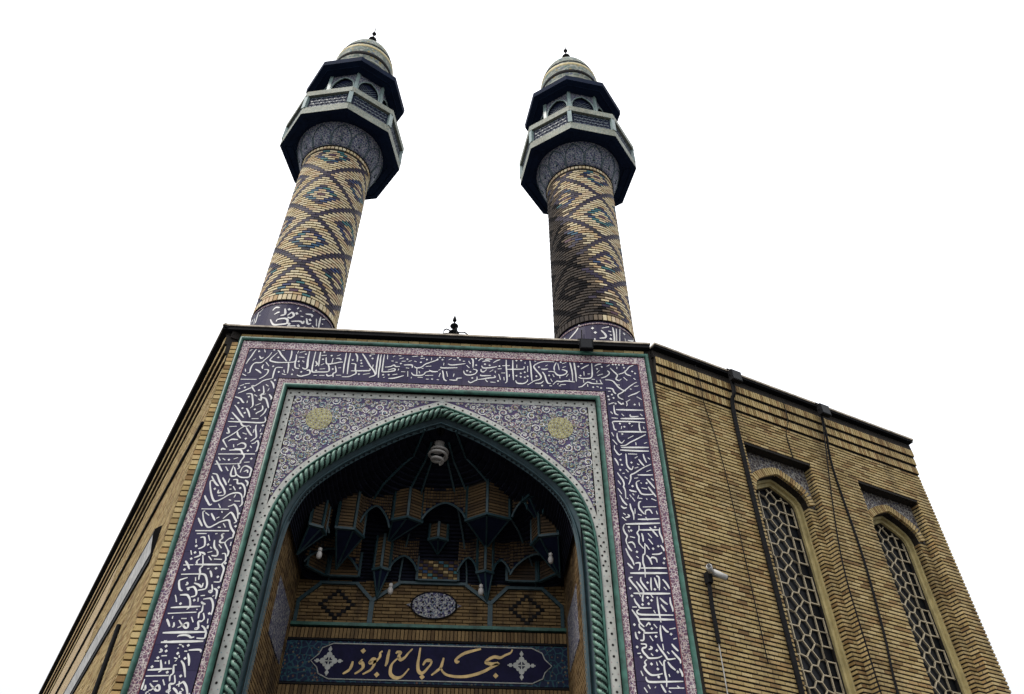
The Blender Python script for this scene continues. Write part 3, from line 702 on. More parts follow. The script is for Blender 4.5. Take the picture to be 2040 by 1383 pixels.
# ------------------------------------------------------------------ brick wings
WIN_S = (2.88, 5.86)            # centres of the two windows along the right wing
def wall_sheet(F, s0, s1, z0, z1, d, name, parent, mat='mortar', holes=()):
    b = MB(); cuts = sorted(set([s0, s1]+[h[0] for h in holes]+[h[1] for h in holes]))
    for a, c in zip(cuts, cuts[1:]):
        hs = [h for h in holes if h[0] <= a+1e-6 and h[1] >= c-1e-6]
        if hs:
            h = hs[0]
            b.quad(F.P(a, d, z0), F.P(c, d, z0), F.P(c, d, h[2]), F.P(a, d, h[2])); b.quad(F.P(a, d, h[3]), F.P(c, d, h[3]), F.P(c, d, z1), F.P(a, d, z1))
        else: b.quad(F.P(a, d, z0), F.P(c, d, z0), F.P(c, d, z1), F.P(a, d, z1))
    return b.build(name, mat, parent)
right = thing('brick_wing', 'tan brick wall with two tall latticed windows, right of the tiled gateway', 'wall', RIGHT.P(3.6, 0, ZB))
REC_Z0, REC_Z1, REC_D, RW_END = 2.3, 9.30, 0.21, 7.14
holes = [(c-0.85, c+0.85, REC_Z0, REC_Z1) for c in WIN_S]
wall_sheet(RIGHT, 0.0, RW_END-0.012, ZB, 10.9, -0.014, 'masonry', right, 'mortar', holes)
bx = courses(RIGHT, 0.06, RW_END, ZB+0.1, 10.05, 0.072, 0.043, 0.21, 0.012, holes)
# return wall at the far end
RET = Frame(RIGHT.P(RW_END, 0, 0), -RIGHT.n, RIGHT.x)
bx += courses(RET, 0.0, 1.2, ZB+0.1, 10.05, 0.072, 0.043, 0.21, 0.012)
pieces(bx, right, 'brick', 'brickwork', 300)
wall_sheet(RET, 0.02, 7.0, ZB, 10.9, -0.014, 'end_wall', right)
def cornice(F, s0, s1, parent, fine=1e9, step=0.03, cap=0.15):
    bx = []; b = MB()
    for i, (z0, z1) in enumerate(((10.10, 10.262), (10.315, 10.474), (10.527, 10.688))):
        d1 = 0.03+step*i; bx += soldiers(F, s0, min(s1, fine), z0, z1, 0.063, 0.014, -0.08, d1)
        b.fbox(F, s0, s1, -0.12, d1-0.012, z0-0.004, z1+0.0525)  # near-black fill stands in for the shade between the bands
        if s1 > fine: b.fbox(F, fine, s1, -0.08, d1, z0, z1, 2)
    pieces(bx, parent, 'soldier_brick', 'soldier_brickwork', 300)
    b.fbox(F, s0-0.03, s1+0.05, -0.25, 0.05, 10.70, 10.875); b.fbox(F, s0-0.03, s1+0.1, -0.25, cap+0.02, 10.955, 10.995, 1); b.fbox(F, s0-0.03, s1+0.08, -0.25, cap, 10.905, 10.953, 3)  # black strip stands in for the shadow below the cap stone
    b.build('coping', ['mortar', 'cap_stone', 'brick', 'black_metal'], parent)
cornice(RIGHT, 0.10, RW_END, right)
# windows
WARCH = [(0.66, 8.42), (0.63, 8.55), (0.55, 8.66), (0.38, 8.77), (0.19, 8.86), (0.0, 8.93)]
def arch_full(h, t=0.0):
    out = []
    for sgn in (-1, 1):
        side = []
        for i, (x, z) in enumerate(h):
            a = h[max(i-1, 0)]; c = h[min(i+1, len(h)-1)]; tx, tz = c[0]-a[0], c[1]-a[1]; q = math.hypot(tx, tz)
            side.append((sgn*max(0.0, x+tz/q*t) if i < len(h)-1 else 0.0, z-tx/q*t))
        out.append(side)
    return out[0]+list(reversed(out[1][:-1]))
def point_in(poly, x, z):
    c = False; j = len(poly)-1
    for i in range(len(poly)):
        if (poly[i][1] > z) != (poly[j][1] > z) and x < (poly[j][0]-poly[i][0])*(z-poly[i][1])/(poly[j][1]-poly[i][1])+poly[i][0]: c = not c
        j = i
    return c
def voronoi_edges(w0, w1, z0, z1):
    """edges of the cells round a repeating set of seeds: hexagons and pentagons in rings, like the plaster lattice"""
    seeds = []; K = 1.22; pw, ph = 0.66*K, 0.62*K
    unit = [(0.0, 0.0), (0.33, 0.31), (0.17, 0.10), (-0.17, 0.10), (0.17, -0.10), (-0.17, -0.10), (0.0, 0.21), (0.0, -0.21), (0.33, 0.10), (0.33, -0.10), (0.12, 0.31), (-0.12, 0.31)]
    for i in range(-2, 3):
        for k in range(int(z0/ph)-1, int(z1/ph)+2):
            for (a, c) in unit: seeds.append((a*K+i*pw, c*K+k*ph))
    sd = sorted(set((round(a, 3), round(c, 3)) for a, c in seeds)); E = set()
    for (x, z) in sd:
        if not (w0-0.3 < x < w1+0.3 and z0-0.2 < z < z1+0.2): continue
        poly = [(x-0.6, z-0.6), (x+0.6, z-0.6), (x+0.6, z+0.6), (x-0.6, z+0.6)]
        for (a, c) in sd:
            if (a, c) == (x, z) or abs(a-x) > 0.8 or abs(c-z) > 0.8: continue
            mx2, mz2, dx, dz = (a+x)/2, (c+z)/2, a-x, c-z; np_ = []
            for i in range(len(poly)):
                p, q = poly[i], poly[(i+1) % len(poly)]
                dp = (p[0]-mx2)*dx+(p[1]-mz2)*dz; dq = (q[0]-mx2)*dx+(q[1]-mz2)*dz
                if dp <= 1e-9: np_.append(p)
                if (dp < -1e-9 and dq > 1e-9) or (dp > 1e-9 and dq < -1e-9):
                    t = dp/(dp-dq); np_.append((p[0]+(q[0]-p[0])*t, p[1]+(q[1]-p[1])*t))
            poly = np_
            if len(poly) < 3: break
        for i in range(len(poly)):
            p, q = poly[i], poly[(i+1) % len(poly)]
            if math.hypot(p[0]-q[0], p[1]-q[1]) > 0.012: E.add(tuple(sorted(((round(p[0], 3), round(p[1], 3)), (round(q[0], 3), round(q[1], 3))))))
    return sorted(E)
LAT = voronoi_edges(-0.66, 0.66, REC_Z0, 9.0)
for wi, c in enumerate(WIN_S):
    F = Frame(RIGHT.P(c, -REC_D, 0), RIGHT.x, RIGHT.n); GD = -0.30     # F lies in the recessed panel, glass 0.30 m behind it
    op = [(-0.66, REC_Z0)]+arch_full(WARCH)+[(0.66, REC_Z0)]
    b = MB()  # tiled panel over the arch, brick strips beside the opening
    wa = [(x, z) for x, z in WARCH]
    xs = sorted(set([-x for x, z in wa]+[x for x, z in wa]))
    for a, d2 in zip(xs, xs[1:]): b.quad(F.P(a, 0, half_z(wa, abs(a))), F.P(d2, 0, half_z(wa, abs(d2))), F.P(d2, 0, REC_Z1), F.P(a, 0, REC_Z1), 1)
    for sg in (-1, 1):
        a, d2 = sorted((sg*0.66, sg*0.85)); b.quad(F.P(a, 0, 8.42), F.P(d2, 0, 8.42), F.P(d2, 0, REC_Z1), F.P(a, 0, REC_Z1), 1); b.quad(F.P(a, 0, REC_Z0), F.P(d2, 0, REC_Z0), F.P(d2, 0, 8.42), F.P(a, 0, 8.42))
        # sides of the recess
        s2 = sg*0.85; b.quad(F.P(s2, 0, REC_Z0), F.P(s2, REC_D-0.035, REC_Z0), F.P(s2, REC_D-0.035, REC_Z1), F.P(s2, 0, REC_Z1))
    b.quad(F.P(-0.85, 0, REC_Z1), F.P(0.85, 0, REC_Z1), F.P(0.85, REC_D-0.035, REC_Z1), F.P(-0.85, REC_D-0.035, REC_Z1))
    # reveal of the opening
    for i in range(len(op)-1): b.quad(F.P(op[i][0], 0, op[i][1]), F.P(op[i+1][0], 0, op[i+1][1]), F.P(op[i+1][0], GD-0.05, op[i+1][1]), F.P(op[i][0], GD-0.05, op[i][1]))
    w = b.build('window', ['mortar', 'window_print'], right); w['label'] = ('window nearer the gateway' if wi == 0 else 'window near the far corner')
    b = MB(); b.fbox(F, -0.85, 0.85, -0.3, REC_D+0.05, REC_Z0-0.09, REC_Z0); b.build('sill', 'cap_stone', w)
    bx = []
    for sg in (-1, 1):
        a, d2 = sorted((sg*0.665, sg*0.85)); bx += courses(F, a, d2, REC_Z0, 8.42, 0.072, 0.043, 0.21, 0.012, d0=-0.03, d1=0.012)
        J = Frame(F.P(sg*0.66, 0, 0), -F.n, -F.x*sg); bx += courses(J, 0.0, 0.22, REC_Z0, 8.4, 0.072, 0.043, 0.21, 0.012, d0=-0.02, d1=0.012)
        J2 = Frame(F.P(sg*0.85, 0, 0), F.n, -F.x*sg); bx += courses(J2, 0.0, REC_D-0.01, REC_Z0, REC_Z1, 0.072, 0.043, 0.21, 0.012, d0=-0.02, d1=0.004)
    pieces(bx, w, 'brick', 'brickwork', 150)
    # ring of bricks on edge round the arch
    ci, co = catmull(arch_full(WARCH), 4), catmull(arch_full(WARCH, 0.15), 4); bx = []; acc = 0; nxt = 0.0; wd = 0.058
    for i in range(len(ci)-1):
        L = math.hypot(ci[i+1][0]-ci[i][0], ci[i+1][1]-ci[i][1])
        while nxt < acc+L:
            t = (nxt-acc)/(L or 1); p = (ci[i][0]+(ci[i+1][0]-ci[i][0])*t, ci[i][1]+(ci[i+1][1]-ci[i][1])*t); q = (co[i][0]+(co[i+1][0]-co[i][0])*t, co[i][1]+(co[i+1][1]-co[i][1])*t)
            vx, vz = q[0]-p[0], q[1]-p[1]; Lr = math.hypot(vx, vz) or 1; R = F.x*(vx/Lr)+F.z*(vz/Lr); T = F.x*(-vz/Lr)+F.z*(vx/Lr)
            bx.append((F.P((p[0]+q[0])/2, 0.015+jit(0.003), (p[1]+q[1])/2), T*(wd/2-0.007), F.n*0.05, R*(Lr/2), 'brick')); nxt += wd
        acc += L
    pieces(bx, w, 'arch_brick', 'arch_brickwork', 80)
    # cream frame in two steps, lattice, glass
    b = MB()
    for (t0, t1, d0, d1, mi) in ((0.0, -0.05, GD, GD+0.16, 0), (-0.05, -0.12, GD, GD+0.10, 0), (-0.12, -0.15, GD, GD+0.05, 1)):
        A = [(-0.66-t0*0+(-t0), REC_Z0)]; oA = [(-0.66-t0, REC_Z0)]+arch_full(WARCH, t0)+[(0.66+t0, REC_Z0)]; oB = [(-0.66-t1, REC_Z0)]+arch_full(WARCH, t1)+[(0.66+t1, REC_Z0)]
        for i in range(len(oA)-1):
            a, c2, e, g = oA[i], oA[i+1], oB[i+1], oB[i]
            b.quad(F.P(a[0], d1, a[1]), F.P(c2[0], d1, c2[1]), F.P(e[0], d1, e[1]), F.P(g[0], d1, g[1]), mi); b.quad(F.P(g[0], d1, g[1]), F.P(e[0], d1, e[1]), F.P(e[0], d0, e[1]), F.P(g[0], d0, g[1]), mi)
    b.build('frame', ['cream_paint', 'mortar'], w)
    inn = [(-0.53, REC_Z0)]+arch_full(WARCH, -0.13)+[(0.53, REC_Z0)]; b = MB()
    for (p, q) in LAT:
        n = 6; seg = []
        for k in range(n+1):
            t = k/n; x, z = p[0]+(q[0]-p[0])*t, p[1]+(q[1]-p[1])*t
            if point_in(inn, x, z): seg.append((x, z))
        if len(seg) > 1: bar(b, F, seg[0], seg[-1], 0.019, GD+0.012, 0.028)
    b.build('lattice', 'lattice_paint', w)
    b = MB(); b.poly([F.P(x, GD-0.01, z) for x, z in reversed([(-0.66, REC_Z0)]+arch_full(WARCH)+[(0.66, REC_Z0)])]); b.build('pane', 'dark_glass', w)

left = thing('brick_wing', 'tan brick wall running back steeply from the left corner of the gateway', 'wall', LEFT.P(4, 0, ZB))
FINE = 9.0
wall_sheet(LEFT, 0.0, FINE, ZB, 10.9, -0.014, 'masonry', left)
b = MB(); b.quad(LEFT.P(FINE, 0, ZB), LEFT.P(28, 0, ZB), LEFT.P(28, 0, 10.9), LEFT.P(FINE, 0, 10.9)); b.uv = [(FINE, ZB), (28, ZB), (28, 10.9), (FINE, 10.9)]
b.build('far_brickwork', 'far_brickwork', left)
bx = courses(LEFT, 0.03, FINE, 2.6, 10.05, 0.072, 0.043, 0.21, 0.012); pieces(bx, left, 'brick', 'brickwork', 300)
b = MB(); b.quad(LEFT.P(0, -0.01, ZB), LEFT.P(FINE, -0.01, ZB), LEFT.P(FINE, -0.01, 2.58), LEFT.P(0, -0.01, 2.58)); b.uv = [(0, ZB), (FINE, ZB), (FINE, 2.58), (0, 2.58)]
b.build('lower_brickwork', 'far_brickwork', left)
cornice(LEFT, 0.0, 28, left, 9.0, 0.055, 0.23)

# ------------------------------------------------------------------ minarets
def octa(c, R, z, a, n=8): return [Vector((c.x+R*math.sin(a+2*PI*k/n), c.y-R*math.cos(a+2*PI*k/n), z)) for k in range(n)]
def minaret(label, cx, cy, oct_a, col_a, darken):
    c = Vector((cx, cy, 0)); root = thing('minaret', label, 'minaret', (cx, cy, 10.8), 'the two minarets over the gateway')
    RS = 0.927
    b = MB(); b.lathe(c, [(RS-0.014, 10.8), (RS-0.014, 18.4)], 48); b.build('shaft', 'mortar', root, smooth=False)
    # --- bricks in a diamond pattern: 60 half bricks round, 20 rows to a diamond
    bx = []; hb = 2*PI/60; pitch = 1.73/20; r = 0; z = 12.662; zc = 14.5
    while z+pitch < 18.27:
        v = round((z-zc)/pitch)
        for k in range(30):
            u = 2*k+(1 if v % 2 else 0); a = u*hb+col_a
            best = None
            for (pu, pv) in [(20*i, 20*j) for i in range(4) for j in range(-4, 5)]+[(20*i+10, 20*j+10) for i in range(4) for j in range(-4, 5)]:
                du = (u-pu+30) % 60-30; dd = abs(du)+abs(v-pv)
                if best is None or dd < best[0]: best = (dd, abs(du), abs(v-pv)); half_drop = pu % 20 == 10
            dd, du, dv = best
            if dd >= 10: mt = 'purple_glazed_brick'
            elif dd == 0: mt = 'maroon_glazed_brick'
            elif dd == 4: mt = 'purple_glazed_brick' if du == 4 or dv == 4 or random.random() < 0.3 else 'turquoise_glazed_brick'
            elif dd == 2 and half_drop and dv == 0: mt = 'purple_glazed_brick'
            else: mt = 'minaret_brick'
            if darken:
                an = (a+PI) % (2*PI)-PI; s = 0.78-(an+0.2)*1.0-(z-12.4)/3.6+random.uniform(-0.2, 0.2)  # brick colours darken towards the lower left, with a ragged edge
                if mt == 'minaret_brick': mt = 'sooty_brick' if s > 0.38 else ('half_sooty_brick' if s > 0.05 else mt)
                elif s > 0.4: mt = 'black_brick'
            ctr = c+Vector((math.sin(a), -math.cos(a), 0))*(RS-0.018+jit(0.002)); ctr.z = z+pitch/2
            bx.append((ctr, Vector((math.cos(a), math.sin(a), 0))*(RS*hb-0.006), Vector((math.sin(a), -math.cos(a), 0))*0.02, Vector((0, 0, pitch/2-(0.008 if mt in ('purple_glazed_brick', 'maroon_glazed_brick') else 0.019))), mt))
        z += pitch
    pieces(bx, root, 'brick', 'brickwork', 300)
    bx = []
    for (z0, z1) in ((12.49, 12.645), (18.275, 18.375)):
        for k in range(56):
            a = 2*PI*k/56; an = (a+PI) % (2*PI)-PI
            mt = 'minaret_brick'
            if darken and z0 < 15 and an < 0.1: mt = 'sooty_brick' if an < -0.2 else 'half_sooty_brick'
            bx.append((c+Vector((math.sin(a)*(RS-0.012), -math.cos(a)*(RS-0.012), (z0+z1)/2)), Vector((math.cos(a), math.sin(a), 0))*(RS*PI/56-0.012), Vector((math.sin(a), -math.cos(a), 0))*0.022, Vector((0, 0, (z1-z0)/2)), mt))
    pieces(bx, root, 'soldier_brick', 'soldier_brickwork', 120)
    # --- inscription band at the foot
    b = MB(); b.lathe(c, [(RS-0.006, 11.45), (RS-0.006, 12.46)], 48, 0, False); b.lathe(c, [(RS+0.004, 12.36), (RS+0.012, 12.38), (RS+0.004, 12.40)], 48, 1, False); b.lathe(c, [(RS+0.02, 12.455), (RS-0.02, 12.485)], 48, 2, False)
    band = b.build('inscription_band', ['navy_tile', 'border_print', 'black_brick'], root)
    b = MB(); b.lathe(c, [(RS+0.01, 10.8), (RS+0.01, 11.45)], 48, 0); b.build('plinth', 'minaret_brick', root)
    # --- flared tile collar
    b = MB(); prof = [(RS+0.02, 18.38), (RS-0.01, 18.40), (RS+0.05, 18.43), (RS+0.10, 18.56), (RS+0.16, 18.74), (RS+0.22, 18.92), (RS+0.27, 19.08), (RS+0.29, 19.16)]
    b.lathe(c, prof, 48, 0, False); col = b.build('collar', 'collar_print', root, smooth=True)
    b = MB(); b.lathe(c, [(RS-0.005, 18.372), (RS+0.035, 18.385), (RS+0.03, 18.415)], 48, 0, False); b.build('collar_ring', 'black_brick', col)
    b = MB()
    for k in range(12):
        a0 = oct_a+2*PI*k/12
        for sg in (-1, 1):
            pl = []
            for q in range(7):
                t = q/6; zz = 18.43+t*0.66; rr = RS+0.058+0.225*t; aa = a0+sg*(PI/12)*(0.93*(1-max(0, (t-0.45)/0.55)**2))
                pl.append(c+Vector((rr*math.sin(aa), -rr*math.cos(aa), zz)))
            b.tube(pl, 0.014, 5)
        rr = RS+0.115; b.tube([c+Vector((rr*math.sin(a0), -rr*math.cos(a0), 18.58)), c+Vector((rr*1.055*math.sin(a0), -rr*1.055*math.cos(a0), 18.74))], [0.03, 0.012], 5)
    b.build('collar_arch', 'dark_teal', col)
    # --- balcony
    a8 = oct_a; RB, ZBAL, ZR = 1.706, 19.155, 20.303
    def prism(bm, R0, z0, R1, z1, mi=0):
        lo, hi = octa(c, R0, z0, a8), octa(c, R1, z1, a8)
        for k in range(8): bm.quad(lo[k], lo[(k+1) % 8], hi[(k+1) % 8], hi[k], mi)
    def ringface(bm, R0, R1, z0, z1=None, mi=0, down=True):
        lo, hi = octa(c, R0, z0, a8), octa(c, R1, z0 if z1 is None else z1, a8)
        for k in range(8): bm.quad(lo[k], hi[k], hi[(k+1) % 8], lo[(k+1) % 8], mi)
    b = MB(); ringface(b, 1.20, RB-0.14, ZBAL+0.03, ZBAL+0.03); prism(b, RB-0.14, ZBAL+0.03, RB-0.14, ZBAL); ringface(b, RB-0.14, RB, ZBAL); ringface(b, 0.6, 1.20, ZBAL+0.03)
    bal = b.build('balcony_soffit', 'navy_paint', root)
    b = MB(); P = octa(c, 1.36, ZBAL+0.025, a8)
    Q = octa(c, RB-0.15, ZBAL+0.028, a8)
    for k in range(8): b.tube([P[k], P[(k+1) % 8]], 0.022, 5); b.tube([P[k], Q[k]], 0.014, 5)
    b.build('soffit_moulding', 'navy_paint', bal)
    b = MB(); prism(b, RB, ZBAL, RB, ZBAL+0.30); ringface(b, RB, RB-0.10, ZBAL+0.30); lo = octa(c, RB-0.1, ZBAL+0.28, a8); b.poly(lo); b.build('balcony_fascia', 'pale_tile', root)
    # parapet: posts, rail and a dark pierced panel on each side
    post = octa(c, RB+0.005, 0, a8)
    for k in range(8):
        p, q = post[k], post[(k+1) % 8]; x = (q-p).normalized(); nn = Vector((x.y, -x.x, 0)); L = (q-p).length; F = Frame(p, x, nn)
        dv = (p-c).normalized()
        bp = MB(); bp.box(p-dv*0.05+Vector((0, 0, ZBAL+0.30+0.29)), Vector((-dv.y, dv.x, 0))*0.06, dv*0.055, Vector((0, 0, 0.29))); bp.build('parapet_post', 'post_tile', root)
        bp = MB(); bp.fbox(F, 0.08, L-0.08, -0.09, -0.055, ZBAL+0.31, ZBAL+0.88); pan = bp.build('parapet_panel', 'navy_plaster', root)
        bp = MB(); nb = 14
        for i in range(nb):
            s = 0.14+(L-0.28)*(i+0.5)/nb
            for kk in range(4):
                zz = ZBAL+0.38+kk*0.145
                bp.disc(F, s+jit(0.012), zz+jit(0.012), 0.036, -0.045, 4, (0, 0, 1)[(i+kk) % 3], a0=jit(0.8)); bar(bp, F, (s-0.05, zz-0.05*(1 if (i+kk) % 2 else -1)), (s+0.05, zz+0.05*(1 if (i+kk) % 2 else -1)), 0.014, -0.055, 0.008, 0)
        bp.build('fretwork', ['fret_tile', 'dark_teal'], pan)
        bp = MB(); bp.fbox(F, -0.01, L+0.01, -0.12, 0.02, ZBAL+0.89, ZR-0.03); bp.build('rail', 'pale_tile', root)
    # pavilion with arched openings
    RP, ZF, ZT = 1.10, ZBAL+0.28, 22.06; pv = octa(c, RP, 0, a8)
    for k in range(8):
        p, q = pv[k], pv[(k+1) % 8]; x = (q-p).normalized(); L = (q-p).length; F = Frame(p, x, Vector((x.y, -x.x, 0))); h = L/2-0.07
        ar = [(h, ZF), (h, 21.35), (h*0.94, 21.52), (h*0.75, 21.70), (h*0.42, 21.83), (0, 21.92)]
        bp = MB(); xs = sorted(set([-a for a, z in ar]+[a for a, z in ar]))
        for a, d2 in zip(xs, xs[1:]): bp.quad(F.P(L/2+a, 0, half_z(ar[1:], abs(a))), F.P(L/2+d2, 0, half_z(ar[1:], abs(d2))), F.P(L/2+d2, 0, ZT), F.P(L/2+a, 0, ZT))
        for (s0, s1) in ((0, L/2-h), (L/2+h, L)): bp.quad(F.P(s0, 0, ZF), F.P(s1, 0, ZF), F.P(s1, 0, ZT), F.P(s0, 0, ZT))
        wl2 = bp.build('pavilion_arch', 'collar_print', root)
        bp = MB(); bp.fbox(F, -0.05, 0.05, -0.05, 0.03, ZF, ZT); bp.tube([F.P(L/2+x2, 0.01, z2) for x2, z2 in [(-a, z) for a, z in ar]+[(a, z) for a, z in reversed(ar[:-1])]], 0.022, 5); bp.build('arch_trim', 'post_tile', wl2)
        bp = MB(); bp.quad(F.P(L/2-h, -0.06, ZF), F.P(L/2+h, -0.06, ZF), F.P(L/2+h, -0.06, 21.95), F.P(L/2-h, -0.06, 21.95)); grille = bp.build('grille', 'navy_plaster', wl2)
        bp = MB()
        for i in range(-9, 10):
            for sg in (-1, 1):
                s0 = L/2+i*0.12; pts2 = [(s0, 20.5), (s0+sg*1.4, 21.9)]
                seg = [(pts2[0][0]+(pts2[1][0]-pts2[0][0])*t/14, 20.5+1.4*t/14) for t in range(15)]
                seg = [g for g in seg if abs(g[0]-L/2) < h and g[1] < (half_z(ar[1:], min(abs(g[0]-L/2), h-0.001)) or 20.6)]
                if len(seg) > 1: bar(bp, F, seg[0], seg[-1], 0.02, -0.055+0.004*(sg+1), 0.008)
        bp.build('grille_bar', 'fret_tile', wl2)
    # eave roof
    ZO, RO = 22.343, 1.545
    b = MB(); ringface(b, RP-0.05, RO-0.16, 22.05, 22.10); ringface(b, RO-0.16, RO-0.015, 22.10, 22.14); prism(b, RO-0.015, 22.14, RO, ZO); ringface(b, RO, 0.86, ZO, ZO+0.10)
    ev = b.build('eave', 'navy_paint', root)
    b = MB(); P = octa(c, RO-0.20, 22.09, a8)
    for k in range(8): b.tube([P[k], P[(k+1) % 8]], 0.02, 5)
    b.build('soffit_moulding', 'navy_paint', ev)
    # dome
    b = MB(); b.lathe(c, [(0.88, ZO), (0.88, 22.98), (0.93, 23.02), (0.93, 23.10), (0.90, 23.14)], 40, 0, False)
    dr = b.build('drum', 'collar_print', root, smooth=False)
    squat = lambda p: (p[0], 23.1+(p[1]-23.1)*0.87)
    prof = [(0.90, 23.12), (0.945, 23.4), (0.965, 23.8), (0.955, 24.2), (0.91, 24.6), (0.83, 25.0), (0.69, 25.4), (0.48, 25.75), (0.25, 26.0), (0.03, 26.14)]
    b = MB(); b.lathe(c, catmull([squat(p) for p in prof], 3), 40, 0, False); dm = b.build('dome', 'dome_print', root, smooth=True)
    b = MB(); b.lathe(c, [squat(p) for p in [(0.93, 23.20), (0.975, 23.26), (0.975, 23.36), (0.94, 23.42)]], 40, 0, False); b.lathe(c, [squat(p) for p in [(0.95, 24.22), (0.965, 24.28), (0.95, 24.40), (0.92, 24.46)]], 40, 1, False); b.lathe(c, [squat(p) for p in [(0.965, 23.62), (0.982, 23.68), (0.98, 23.78), (0.965, 23.84)]], 40, 2, False); b.lathe(c, [squat(p) for p in [(0.92, 24.5), (0.93, 24.55), (0.915, 24.63), (0.89, 24.66)]], 40, 2, False)
    b.build('dome_band', ['pale_tile', 'cream_paint', 'black_brick'], dm)
    b = MB(); b.lathe(c, catmull([(0.03, 25.66), (0.09, 25.80), (0.035, 25.95), (0.03, 26.15), (0.14, 26.32), (0.13, 26.40), (0.03, 26.54), (0.025, 26.72), (0.08, 26.83), (0.025, 26.95), (0.012, 27.42)], 3), 12, 0); b.build('finial', 'black_metal', root, smooth=True)
    return root, band
random.seed(21)
MIN = []
MIN.append(minaret('minaret above the left end of the gateway, evenly patterned tan and blue brick', -3.535, 1.577, 0.184, math.radians(3), False)+((-3.535, 1.577),))
MIN.append(minaret('minaret above the right end of the gateway, its lower left side darker', 3.343, 1.774, -0.239, math.radians(22), True)+((3.343, 1.774),))
# ------------------------------------------------------------------ dome finial behind the skyline
fin = thing('dome', 'dome behind the gateway of which only the black finial shows', 'dome', (0, 6.0, 10.8))
c = Vector((-0.08, 6.0, 0))
b = MB(); b.lathe(c, catmull([(2.3, 10.85), (2.35, 11.6), (2.3, 12.6), (2.1, 13.6), (1.7, 14.6), (1.1, 15.4), (0.5, 15.85), (0.1, 16.05)], 3), 40, 0, False); b.build('dome_shell', 'turquoise_glaze', fin, smooth=True)
b = MB(); b.lathe(c, catmull([(0.05, 16.0), (0.05, 16.5), (0.17, 16.62), (0.05, 16.74), (0.035, 16.8), (0.13, 16.92), (0.04, 17.03), (0.025, 17.1), (0.065, 17.17), (0.012, 17.36)], 3), 12, 0)
for k in range(8):
    a = 2*PI*k/8+0.2; b.tube([c+Vector((math.sin(a)*r, -math.cos(a)*r, z)) for r, z in ((0.04, 16.52), (0.2, 16.58), (0.38, 16.50), (0.5, 16.36), (0.52, 16.1))], 0.022, 5)
b.build('finial', 'black_metal', fin, smooth=True)

# ------------------------------------------------------------------ lamps, cables, camera
def floodlight(label, F, s, z, d=0.22, sc=1.0):
    t = thing('floodlight', label, 'floodlight', F.P(s, d, z), 'black floodlights on the cornice')
    b = MB(); b.fbox(F, s-0.13*sc, s+0.13*sc, d, d+0.10*sc, z-0.20*sc, z+0.05*sc); b.fbox(F, s-0.10*sc, s+0.10*sc, d-0.04, d, z-0.16*sc, z+0.01*sc); b.build('housing', 'black_metal', t)
    b = MB(); b.fbox(F, s-0.11*sc, s+0.11*sc, d+0.10*sc, d+0.106*sc, z-0.18*sc, z+0.03*sc); b.build('lens', 'dark_glass', t)
    b = MB(); b.tube([F.P(s-0.15*sc, d+0.04, z-0.08*sc), F.P(s-0.15*sc, d+0.02, z+0.10*sc), F.P(s, d-0.02, z+0.14*sc), F.P(s+0.15*sc, d+0.02, z+0.10*sc), F.P(s+0.15*sc, d+0.04, z-0.08*sc)], 0.014, 6); b.tube([F.P(s, d-0.02, z+0.14*sc), F.P(s, -0.05, z+0.16*sc)], 0.014, 6); b.build('bracket', 'black_metal', t)
floodlight('black floodlight on the coping below the right minaret', FRONT, 2.77, 10.86, 0.13)
floodlight('black floodlight at the top of the thick cable on the right wing', RIGHT, 1.98, 10.83)
floodlight('black floodlight on the right wing between the two windows', RIGHT, 4.37, 10.80)
def cable(label, pts, r, name='cable', mat='black_metal', group='cables on the walls', cat='cable'):
    b = MB(); b.tube(catmull([tuple(p) for p in pts], 5), r, 6); o = b.build(name, mat, None, smooth=True); tag(o, label, cat, group); return o
R = RIGHT
cable('thick black cable running down beside the nearer window', [R.P(1.98, 0.14, 10.75), R.P(1.94, 0.16, 10.4), R.P(1.90, 0.06, 10.0), R.P(1.87, 0.045, 8.0), R.P(1.87, 0.045, 6.0), R.P(1.88, 0.045, 4.0), R.P(1.88, 0.045, 2.0), R.P(1.88, 0.05, ZB)], 0.045)
cable('thin dark wire slanting from the middle floodlight towards the nearer window', [R.P(4.37, 0.14, 10.7), R.P(4.3, 0.13, 10.2), R.P(3.99, 0.03, 8.56), R.P(3.72, 0.03, 7.19), R.P(3.66, 0.03, 6.0), R.P(3.64, 0.03, 3.0)], 0.013)
cable('dark wire hanging straight down between the two windows', [R.P(4.40, 0.14, 10.7), R.P(4.36, 0.13, 10.2), R.P(4.33, 0.03, 9.4), R.P(4.33, 0.03, 7.5), R.P(4.2, 0.03, 6.0), R.P(4.05, 0.03, 5.0), R.P(4.0, 0.03, 3.0)], 0.022)
cable('thin wire down to the lintel of the nearer window', [R.P(3.34, 0.14, 10.72), R.P(3.32, 0.12, 10.2), R.P(3.27, 0.02, 9.9), R.P(3.26, 0.02, 9.32)], 0.010)
cable('thin wire sagging over the brick between gateway and thick cable', [R.P(1.06, 0.14, 10.8), R.P(1.12, 0.12, 10.3), R.P(1.2, 0.02, 9.9), R.P(1.32, 0.02, 9.0), R.P(1.36, 0.02, 7.6), R.P(1.35, 0.02, 5.0)], 0.008)
cable('thin wire rising from the coping floodlight along the right minaret', [FRONT.P(2.78, 0.05, 10.98), Vector((2.86, 0.84, 11.3)), Vector((2.9, 0.9, 12.2))], 0.011)
cable('long black cable along the left wall below the cornice', [LEFT.P(0.05, 0.02, 8.72), LEFT.P(4, 0.02, 8.76), LEFT.P(9, 0.02, 8.72), LEFT.P(20, 0.02, 8.70)], 0.030)
cable('black pipe standing on the left wall under the white awning', [LEFT.P(2.1, 0.03, 5.9), LEFT.P(2.1, 0.03, 4.5), LEFT.P(2.1, 0.03, 2.5), LEFT.P(2.1, 0.03, ZB)], 0.045, 'pipe', 'black_metal', None, 'pipe')
